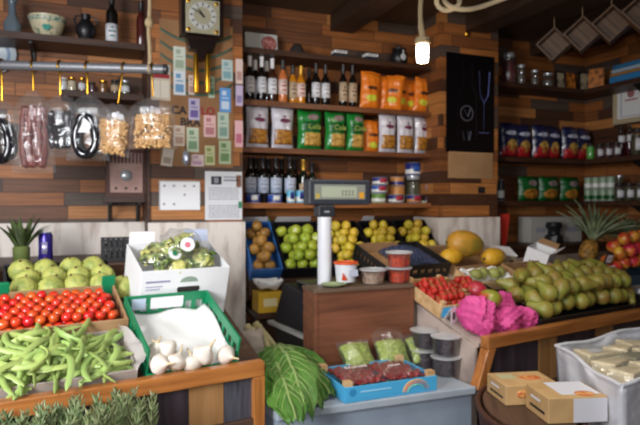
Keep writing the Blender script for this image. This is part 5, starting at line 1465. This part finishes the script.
# blueberry crate
cb = crate(SR.M(-.10, .62, .004), 'black crate with cardboard lining holding blueberries behind the tubs', .46, .31, .085, M_IRON, 'fruit_crate', 'crate', slots=8, bf=.36)
o = MB().hexa([(.012, .29, .012), (.30, .29, .012), (.30, .295, .012), (.012, .295, .012)], [(.012, .296, .10), (.30, .296, .10), (.30, .301, .10), (.012, .301, .10)]).build('cardboard_lining', M_CARD, cb, False)
bx(.012, .45, .012, .289, .0095, .045).build('lining_base', M_CARD, cb, False)
ber = roundfruit('blueberry', '', 'blueberry', .0095, M_BERRY, lambda x, y, z: (x, y, z*.9 - (.12 if z > .9 else 0)), False, 9, 6)
fill(SR, .04, .345, .645, .905, .052, ber, .0095, 'dark blue berry in the heap inside the black crate', 'blueberries in the black crate', layers=1, jit=.3, hump=.03, limit=295)
# support under the overhang of the crate is the slope itself
# strawberry crate
s1 = crate(SR.M(-.045, .245, .004), 'wooden crate with sky blue ends holding big red strawberries', .235, .285, .055, M_PINE, 'fruit_crate', 'crate', posts=M_PINE)
for k in range(2):
    bx(.008+.125*k, .09+.125*k, -.003, -.0005, .008, .058).build('blue_end_panel', M_SKY, s1, False)
def straw(x, y, z):
    k = 1-.35*max(0, -z)**1.2; return (x*k, y*k, z*1.12)
t = MB().ell(.02, .02, .021, 12, 9, None, straw).build('strawberry', M_STRAW); tag(t, '', 'strawberry')
g = MB()
for k in range(6):
    a = k*PI/3; g.add([(0, 0, .0215), (.008*math.cos(a-.4), .008*math.sin(a-.4), .0225), (.016*math.cos(a), .016*math.sin(a), .020), (.008*math.cos(a+.4), .008*math.sin(a+.4), .0225)], [(0, 1, 2, 3)])
g.build('leaf_cap', mat('strawberry leaf', '#4f7a2c', .6), t, False)
sk = Kind(t)
fill(SR, -.035, .178, .262, .515, .035, sk, .0195, 'big red strawberry in the wooden crate with blue ends', 'strawberries in the blue-ended crate', layers=2, jit=.15)
s2 = crate(SR.M(.195, .345, .004), 'small wooden crate of dark strawberries beside the pink tissue', .175, .17, .045, M_PINE, 'fruit_crate', 'crate', posts=M_PINE)
fill(SR, .21, .36, .355, .505, .03, sk, .0195, 'dark red strawberry in the small crate beside the pink tissue', 'strawberries in the small crate', layers=2, jit=.15)
# crate with white paper and green figs
s3 = crate(SR.M(.385, .43, .004), 'wooden crate lined with frilled white paper holding green fruit', .33, .17, .05, M_PINE, 'fruit_crate', 'crate')
def frill(u_, v_): return (.012+.306*u_, .012+.146*v_, .03+.034*max(abs(2*u_-1), abs(2*v_-1))**3+.010*math.sin(24*u_)*max(0, abs(2*v_-1)-.5)+.01*math.sin(20*v_)*max(0, abs(2*u_-1)-.5))
MB().grid(frill, 24, 20).build('paper_liner', M_PAPER, s3, ang=80, solid=.001)
t = MB().ell(.03, .03, .036, 14, 10, None, lambda x, y, z: (x*(1-.25*z), y*(1-.25*z), z)).build('green_fig', mat('green fig skin', '#8d8f4a', .5, var=.12)); tag(t, '', 'fig')
MB().tube([(0, 0, .034), (.002, 0, .046)], [.005, .003], 6).build('stem', M_STEM, t)
fk = Kind(t)
for k, (x, y) in enumerate(((.06, .08), (.13, .09), (.20, .075), (.265, .085))):
    fk.put(SR.M(.385+x, .43+y, .075, R(0, 6)) @ Matrix.Rotation(1.3, 4, 'X'), 'greenish fruit on frilled white paper, ' + ('first from the strawberries', 'second from the strawberries', 'third from the strawberries', 'last, beside the pears')[k], 'green fruit on white paper')
# pink tissue and mangoes
M_PINK = mat('pink tissue', '#d84f92', .65, noise=(10, '#c43c80', .4, .65), bump=(22, 1.0))
def tissue(M, label, rx, ry, rz, seed):
    rn = random.Random(seed); p = [rn.uniform(0, 6) for _ in range(6)]
    def fs(x, y, z):
        k = .92+.16*math.sin(3*x+2*z+p[0])*math.cos(3*y+p[1])+.13*(1-abs(math.sin(4*y-3*x+2*z+p[2])))**2+.08*(1-abs(math.sin(7*z+6*x+p[3])))**2+.05*math.sin(13*y+9*z+p[4])*math.cos(11*x+p[5])
        return (x*k, y*k, max(z*k, -.55))
    o = MB().ell(rx, ry, rz, 44, 30, Matrix.Translation((0, 0, rz*.56)), fs).build('pink_tissue', M_PINK, None, ang=24, M=M)
    return tag(o, label, 'tissue paper', 'crumpled pink tissue papers')
def atr(px, py, n=.06):
    u_, v_ = SR.hit(px, py, n); return u_, v_
for uu, vv, rx, ry, rz, rot, tx, sd in (
    (.082, .135, .078, .098, .10, .4, 'crumpled pink tissue wad nearest the cups, standing highest', 1),
    (.232, .095, .088, .07, .072, -.2, 'crumpled pink tissue wad at the rail in front of the mango', 3),
    (.345, .21, .085, .07, .072, .5, 'crumpled pink tissue wad behind the mango', 2),
    (.375, .095, .06, .065, .06, 1.0, 'small crumpled pink tissue wad against the pears', 5)):
    tissue(SR.M(uu, vv, .004, rot), tx, rx, ry, rz, sd)
M_MANGO = mat('mango skin', '#8a8a30', .35, noise=(9, '#b8402c', .46, .6), coat=.2)
M_MANGR = mat('red mango skin', '#b03040', .35, noise=(9, '#8a8a3c', .55, .7), coat=.2)
def mango_shape(x, y, z): return (x*(1+.12*z)+.1*z*z, y*.9, z*1.2)
for px, py, m, tx, n_, rx in ((490, 299, M_MANGO, 'green and red mango sitting among the pink tissue wads', .135, 1.2), (476, 290, M_MANGR, 'red mango half hidden behind the pink tissue', .07, 1.4)):
    u_, v_ = SR.hit(px, py, n_)
    o = MB().ell(.05, .05, .048, 18, 12, None, mango_shape).build('mango', m, None, M=SR.M(u_, v_, n_) @ Matrix.Rotation(rx, 4, 'X') @ Matrix.Rotation(.5, 4, 'Y')); tag(o, tx, 'mango')
    MB().tube([(.004, 0, .053), (.006, 0, .062)], .004, 6).build('stem', M_STEM, o)
# pears
crate(SR.M(.435, .038, .002), 'dark shallow tray heaped with green pears behind the right rail', .99, .42, .045, M_IRON, 'fruit_tray', 'crate')
pr = pear('pear', '', M_PEAR, .14, .047)
fill(SR, .465, 1.40, .06, .445, .018, pr, .048, 'green-brown pear in the big heap behind the right rail', 'pears in the heap', layers=2, jit=.2, rotmode='face', sp=1.02, hump=.03)
# empty trays, melons, boxes
crate(SR.M(.74, .47, .002), 'empty brown cardboard tray between pears and yellow melons', .40, .12, .075, M_CARD, 'cardboard_tray', 'crate')
crate(SR.M(.42, .63, .002), 'low pale cardboard tray under the yellow melons', .42, .30, .05, M_CARD, 'cardboard_tray', 'crate')
M_MEL = mat('yellow melon rind', '#d3a02a', .45, noise=(14, '#b98a24', .45, .65), bump=(24, .4))
M_MELD = mat('ochre papaya rind', '#b8862c', .45, noise=(9, '#8f7a2c', .45, .6), bump=(20, .3))
for px, py, rr_, m, tx, n_, rz in ((465, 244, (.122, .082, .082), M_MELD, 'largest ochre-yellow melon lying on top of the melon tray', .15, -.25), (452, 257, (.085, .055, .05), M_MEL, 'yellow melon low in front of the largest melon', .085, .1),
                               (494, 257, (.10, .062, .055), M_MEL, 'bright yellow melon right of the largest one', .09, .15)):
    u_, v_ = SR.hit(px, py, n_)
    o = MB().ell(rr_[0], rr_[1], rr_[2], 24, 14, None, lambda x, y, z: (x*(1-.05*y), y*(1-.12*x), z*(1-.12*x))).build('melon', m, None, M=SR.M(u_, v_, n_, rz)); tag(o, tx, 'melon')
    MB().tube([(-rr_[0]*.98, 0, 0), (-rr_[0]*1.06, 0, .004)], [.010, .007], 8).build('stem_end', M_STEM, o)
u_, v_ = SR.hit(541, 262, .02)
t = thing('white_carton', 'open white carton tipped towards the front between melons and pineapple', 'carton', SR.M(1.155, .635, .004, .35))
s = .085
g = MB(); g.box(-s, s, -.07, .07, 0, .004).box(-s, s, -.07, -.066, .004, .14).box(-s, -s+.004, -.066, .066, .004, .14).box(s-.004, s, -.066, .066, .004, .14).box(-s, s, .066, .07, .004, .14)
g.build('body', M_WHITE, t, False)
MB().hexa([(-s, -.07, .141), (s, -.07, .141), (s, -.066, .141), (-s, -.066, .141)], [(-s+.005, -.11, .175), (s-.005, -.11, .175), (s-.005, -.106, .175), (-s+.005, -.106, .175)]).build('front_flap', M_WHITE, t, False)
MB().hexa([(s-.004, -.066, .141), (s, -.066, .141), (s, .066, .141), (s-.004, .066, .141)], [(s+.05, -.06, .165), (s+.054, -.06, .165), (s+.054, .06, .165), (s+.05, .06, .165)]).build('side_flap', M_CARD, t, False)
t = thing('grey_carton', 'small grey-brown carton with a white top left of the open white carton', 'carton', SR.M(.90, .72, .004, -.35))
bx(-.07, .07, -.05, .05, 0, .085).build('body', mat('grey brown card', '#8f7a62', .7), t, False, bevel=.002)
MB().hexa([(-.07, -.05, .086), (.07, -.05, .086), (.07, .05, .086), (-.07, .05, .086)], [(-.066, -.05, .09), (.074, -.05, .09), (.07, .06, .105), (-.07, .06, .105)]).build('lid', M_WHITE, t, False)
bx(.03, .055, -.0515, -.0502, .02, .06).build('dark_label', M_INK, t, False)
# pineapples
M_PINE_ = mat('pineapple rind', '#a8752c', .6, noise=(48, '#5f4a1c', .45, .58), bump=(44, 1.0))
M_CROWN = mat('pineapple crown leaf', '#76805c', .5, noise=(14, '#4f5a40', .4, .65))
def pineapple(M, label, nl, seed, sc_=1):
    t = thing('pineapple', label, 'pineapple', M)
    def sh(x, y, z):
        a = math.atan2(y, x); k = 1+.035*math.sin(9*a+10*z)*math.sin(9*a-10*z); return (x*k, y*k, z)
    MB().ell(.062, .062, .09, 28, 18, Matrix.Translation((0, 0, .0)), sh).build('fruit', M_PINE_, t)
    rn = random.Random(seed)
    for k in range(nl):
        e = k/nl; a = k*2.4; ln = (.13+.10*math.sin(PI*min(1, .25+e*.7)))*rn.uniform(.85, 1.1)*sc_; sp = .95*(1-e)**.8+.06
        def lf(u_, v_, a=a, ln=ln, sp=sp):
            w_ = .017*(1-v_)**.6*(2*u_-1); rr = .012+ln*sp*v_*(.75+.35*v_); z = .08+ln*v_*(1-.45*sp*v_)
            cup_ = .004*(2*u_-1)**2
            return (rr*math.cos(a)-w_*math.sin(a), rr*math.sin(a)+w_*math.cos(a), z+cup_)
        MB().grid(lf, 2, 8).build('crown_leaf', M_CROWN, t, solid=.001)
    return t
q2 = at_d(589, 251, 3.92)
pineapple(T(q2) @ Matrix.Rotation(.55, 4, 'Y') @ Matrix.Rotation(-.15, 4, 'X'), 'pineapple leaning behind the pears, with the larger pale crown', 60, 1, 1.15)
q2 = at_d(626, 248, 4.1)
pineapple(T(q2) @ Matrix.Rotation(.12, 4, 'Y'), 'second pineapple behind the red apples, with a darker crown', 36, 2, .9)
rap = roundfruit('apple', '', 'apple', .047, M_RAPP)
crate(SR.M(1.47, .30, .002), 'blue-grey crate of red and yellow apples at the right edge', .62, .24, .06, mat('teal crate', '#2f5a72', .5), 'fruit_crate', 'crate')
fill(SR, 1.49, 2.07, .315, .535, .05, rap, .047, 'red and yellow apple in the heap below the pineapple crowns', 'red apples below the pineapples', layers=3, jit=.1, hump=.05)
# price sign on a clip, white card
u_, v_ = SR.hit(602, 268, .16)
t = thing('price_sign', 'small black-framed price tag with a pale face standing among the pears and apples', 'price tag', SR.M(1.43, .36, .005, -.15))
bx(-.032, .032, -.004, .004, .14, .215).build('frame', M_IRON, t, False, bevel=.002)
bx(-.022, .022, -.0052, -.0042, .152, .203).build('face', mat('pale pink card', '#d8c4c4', .6), t, False)
bx(-.014, .012, -.006, -.0054, .172, .181).build('print', M_GRINK, t, False)
MB().tube([(0, 0, 0), (0, 0, .14)], .003, 6).build('stem', M_STEEL, t)
t = thing('white_card', 'white folded card lying between pears and red apples', 'card', SR.M(1.42, .30, .115, .1) @ Matrix.Rotation(.35, 4, 'X'))
bx(-.0, .11, 0, .05, 0, .003).build('sheet', M_WHITE, t, False)
bx(-.0, .11, -.001, .0, -.028, .003).build('folded_edge', M_WHITE, t, False)
t = thing('steel_scoop', 'small grey metal dish at the right end of the pear heap', 'dish', SR.M(1.46, .14, .03, .2))
MB().lathe([(.03, 0), (.035, .003), (.055, .04), (.052, .041), (.03, .008), (.001, .006)], 20).build('bowl', mat('dull steel', '#8f9296', .35, metal=.7), t)

# ------------------------------------------------------------------ front right: basket with cake cartons, lined box
t = thing('low_bench', 'low dark bench in front of the right stand carrying basket and white-lined box', 'bench', T(0, 0, 0))
bx(1.25, 2.60, .85, 1.98, .44, .50).build('seat_board', M_BOARD, t, False)
for x, y in ((1.28, .9), (2.52, .9), (1.28, 1.9), (2.52, 1.9)): bx(x, x+.06, y, y+.06, 0, .439).build('leg', M_BOARD, t, False)
M_WICK = mat('dark wicker', '#5a3424', .6, noise=(60, '#34190f', .42, .6), bump=(60, 1.0), stretch=(1, 1, 3))
bk_c = Vector((1.55, 1.71, .501)); phi = math.radians(58)
TBk = T(bk_c.x, bk_c.y, bk_c.z, phi)
A_, B_, Hk = .31, .185, .212
t = thing('wicker_basket', 'oval brown wicker basket holding two cake cartons', 'basket', TBk)
g = MB()
def bw_(u_, v_):
    a = 2*PI*u_; k = .86+.14*v_ + .008*math.sin(v_*60)*math.sin(a*20)
    return (A_*k*math.cos(a), B_*k*math.sin(a), .004+Hk*v_)
g.grid(bw_, 60, 30)
g.build('woven_side', M_WICK, t, solid=.006, ang=80)
MB().lathe([(.001, .002), (1, .002), (1, .008), (.001, .008)], 40, Matrix.Diagonal((A_*.84, B_*.84, 1, 1))).build('bottom', M_WICK, t)
MB().tube([(A_*math.cos(a), B_*math.sin(a), Hk+.004) for a in [2*PI*k/48 for k in range(48)]], .011, 8, closed=True).build('rim', mat('wicker rim', '#47281b', .5, bump=(50, .8)), t)
MB().lathe([(.001, Hk-.022), (1, Hk-.004), (1, Hk+.0155), (.001, Hk+.0155)], 40, Matrix.Diagonal((A_*.90, B_*.90, 1, 1))).build('inner_board', M_BOARD, t)
M_CAKE = mat('kraft cream carton', '#c8a472', .6, noise=(10, '#b99462', .4, .65))
M_WIN = mat('white carton panel', '#d8d8de', .5)
M_ORPIC = mat('orange pastry print', '#c8662e', .5, noise=(50, '#e0a868', .45, .6))
def cake_box(M, label, w_, d_, h_, kind):
    t = thing('cake_carton', label, 'carton', M)
    bx(0, w_, 0, d_, 0, h_).build('body', M_CAKE, t, False, bevel=.003)
    if kind == 'white':
        MB().box(w_*.30, w_*.96, d_*.18, d_*.99, h_+.0003, h_+.0012).build('top_panel', M_WIN, t, False)
        MB().box(w_*.42, w_*.99, -.0012, -.0003, .002, h_-.004).build('front_panel', M_WIN, t, False)
        MB().ell(w_*.17, d_*.16, .003, 18, 6, Matrix.Translation((w_*.70, d_*.22, h_+.001))).build('pastry_print', M_ORPIC, t)
    else:
        MB().ell(w_*.20, d_*.2, .003, 18, 6, Matrix.Translation((w_*.66, d_*.55, h_))).build('pastry_print', M_ORPIC, t)
        MB().box(w_*.1, w_*.4, d_*.5, d_*.85, h_+.0003, h_+.0012).build('top_print', mat('pale green print', '#b8b48c', .5), t, False)
        MB().ell(.022, .003, .016, 14, 6, Matrix.Translation((w_*.3, 0, h_*.55))).build('front_print', M_ORPIC, t)
    MB().box(-.0012, -.0003, d_*.35, d_*.75, h_*.62, h_*.72).build('white_stripe', M_WIN, t, False)
    MB().box(-.0012, -.0003, d_*.15, d_*.8, h_*.25, h_*.36).build('dark_stripe', M_INK, t, False)
    return t
zc_ = bk_c.z+Hk+.016
qa = at_z(497, 385, zc_+.10); 
cake_box(T(1.46, 1.73, zc_+.001, -.25), 'kraft cake carton with orange pastry print, farther back in the basket', .22, .17, .075, 'plain')
cake_box(T(1.475, 1.53, zc_+.001, -.28), 'cake carton with white panel and orange pastry print, nearer in the basket', .22, .17, .09, 'white')
# white plastic lined box with wrapped cheese
P1, P2, P3 = at_z(557, 347, .88), at_z(623, 388, .88), at_z(640, 330, .88)
P3 = P1 + (P3-P1)*1.05
P4 = P2 + (P3-P1)
t = thing('lined_box', 'box lined with a white plastic bag full of wrapped pale cheese pieces', 'box')
cen = (P1+P2+P3+P4)/4
def shr(p_, k, z): q_ = cen+(p_-cen)*k; return Vector((q_.x, q_.y, z))
ring = [P2, P4, P3, P1]
M_PBAG = mat('white bag film', '#d4d6dc', .35, bump=(14, .8))
def side(i):
    a, b = ring[i], ring[(i+1) % 4]
    def f(u_, v_):
        p0 = shr(a, .93+.07*v_, .505+.375*v_); p1 = shr(b, .93+.07*v_, .505+.375*v_)
        p = p0.lerp(p1, u_); o_ = (p-cen); o_.z = 0; o_.normalize()
        return p + o_*(.008*math.sin(11*u_+7*v_)+.005*math.sin(23*u_-5*v_))*math.sin(PI*u_) + Vector((0, 0, .012*math.sin(7*u_)*v_*math.sin(PI*u_)))
    return f
g = MB()
for i in range(4): g.grid(side(i), 20, 14)
g.build('bag_lining', M_PBAG, t, ang=80, solid=.006)
bt = [shr(p_, .90, .505) for p_ in ring]; tp = [shr(p_, .90, .51) for p_ in ring]
MB().hexa(bt, tp).build('bottom', M_CARD, t, False)
bt = [shr(p_, .90, .815) for p_ in ring]; tp = [shr(p_, .90, .82) for p_ in ring]
MB().hexa(bt, tp).build('inner_bag', M_PBAG, t, False)
g = MB()
for i in range(4):
    a, b = ring[i], ring[(i+1) % 4]
    g.tube([a.lerp(b, k/10)+Vector((0, 0, .003+.012*math.sin(.7*k)*math.sin(PI*k/10))) for k in range(11)], .008, 8)
g.build('folded_rim', M_PBAG, t)
M_CHE = mat('pale cheese', '#e6d6b4', .45, var=.12, noise=(14, '#bba678', .45, .65))
rn = random.Random(9)
ex = (P3-P1).normalized(); ey = (P2-P1); ey.z = 0; ly = ey.length; ey.normalize(); lx = (P3-P1).length
a_e = math.atan2(ex.y, ex.x)
tx_ = ('at the far left corner', 'behind the long wedge', 'at the far edge, right', 'long wedge in the middle', 'in the centre, darker rind', 'towards the right edge', 'near the front corner', 'near the front, right')
k = 0
for j, v_ in enumerate((.26, .5, .73)):
    for i, u_ in enumerate((.28, .53, .76)):
        if k >= 8: break
        p_ = P1+ex*(lx*u_)+ey*(ly*v_); 
        L1, L2, L3 = rn.uniform(.08, .105), rn.uniform(.045, .06), .034
        tt = thing('cheese_piece', 'film-wrapped pale cheese piece in the white-lined box, '+tx_[k], 'cheese', T(p_.x, p_.y, .8215, a_e+rn.uniform(-.35, .35), rn.uniform(-.05, .05)), 'wrapped cheese pieces')
        MB().hexa([(-L1, -L2, 0), (L1, -L2*.7, 0), (L1, L2*.7, 0), (-L1, L2, 0)], [(-L1*.96, -L2*.96, L3*1.6), (L1*.97, -L2*.6, L3*1.3), (L1*.97, L2*.6, L3*1.3), (-L1*.96, L2*.96, L3*1.6)]).build('cheese', M_CHE if k != 4 else mat('greyish rind', '#8f8a72', .5, noise=(14, '#6f6c58', .45, .65)), tt, False, bevel=.006)
        f = bag_pt(L1*2.5, L2*2.5, L3*2.1, 90+k)
        g = MB(); g.grid(lambda a1, b1: (f(a1, b1)[0], f(a1, b1)[2]-L2*1.25, -f(a1, b1)[1]+L3*.85), 12, 12)
        g.build('film', M_FILM, tt, ang=80)
        bx(-L1*.5, L1*.1, -L2*.35, L2*.3, L3*1.58, L3*1.63).build('label', M_WIN, tt, False) if k in (0, 5, 7) else None
        k += 1
# small folded white bag between the basket and the stand panel
t = thing('folded_bag', 'small folded white plastic bag lying behind the cake cartons', 'plastic bag', T(1.70, 1.955, .66, .35, -.35)) if False else None

# ------------------------------------------------------------------ light, sky, camera
w = bpy.data.worlds.new('world'); SC.world = w; w.use_nodes = True
bgn = w.node_tree.nodes['Background']; bgn.inputs[0].default_value = lin('#c8cede'); bgn.inputs[1].default_value = .10
def area(name, loc, target, sx_, sy_, power, color, spread=180):
    l = bpy.data.lights.new(name, 'AREA'); l.shape = 'RECTANGLE'; l.size = sx_; l.size_y = sy_; l.energy = power; l.color = color; l.spread = math.radians(spread)
    o = bpy.data.objects.new(name, l); COL.objects.link(o); o.location = loc
    o.rotation_euler = (Vector(target)-Vector(loc)).to_track_quat('-Z', 'Y').to_euler(); return o
area('added_overhead_fill', (1.35, 1.35, 2.76), (1.45, 1.75, 0), .9, .5, 15, (1, .95, .88), 125)  # added fill over the counters, not a known lamp of the shop
area('added_side_light', (-1.6, .75, 1.95), (.3, 3.1, 1.15), 1.3, 1.2, 66, (.96, .97, 1.0), 108)  # added light from the left, leaves the right alcove darker; no window built
area('shopfront_daylight', (-.6, -1.8, 2.1), (.5, 2.4, 1.0), 1.6, 1.4, 17, (.96, .97, 1.0), 150)
area('camera_flash', (-.03, -.03, 1.62), (.6, 2.6, 1.1), .09, .06, 9, (1, .97, .93))
pl = bpy.data.lights.new('bulb_light', 'POINT'); pl.energy = 7; pl.color = (1, .80, .58); pl.shadow_soft_size = .035
o = bpy.data.objects.new('bulb_light', pl); COL.objects.link(o); o.location = at_d(422, 52, 3.0)-Vector((0, 0, .10))

cam = bpy.data.cameras.new('camera'); co = bpy.data.objects.new('camera', cam); COL.objects.link(co)
cam.sensor_fit = 'HORIZONTAL'; cam.sensor_width = 36; cam.lens = F/640*36
co.location = (0, 0, EYE)
co.rotation_euler = (PI/2-math.atan(9.5/F), 0, -YAW)
cam.clip_start = .02
cam.dof.use_dof = True; cam.dof.focus_distance = .9; cam.dof.aperture_fstop = 7.0   # the picture is focused short
SC.camera = co
vs = SC.view_settings
vs.view_transform = 'Standard'; vs.look = 'None'; vs.gamma = 1; vs.use_curve_mapping = False
vs.exposure = 0.0
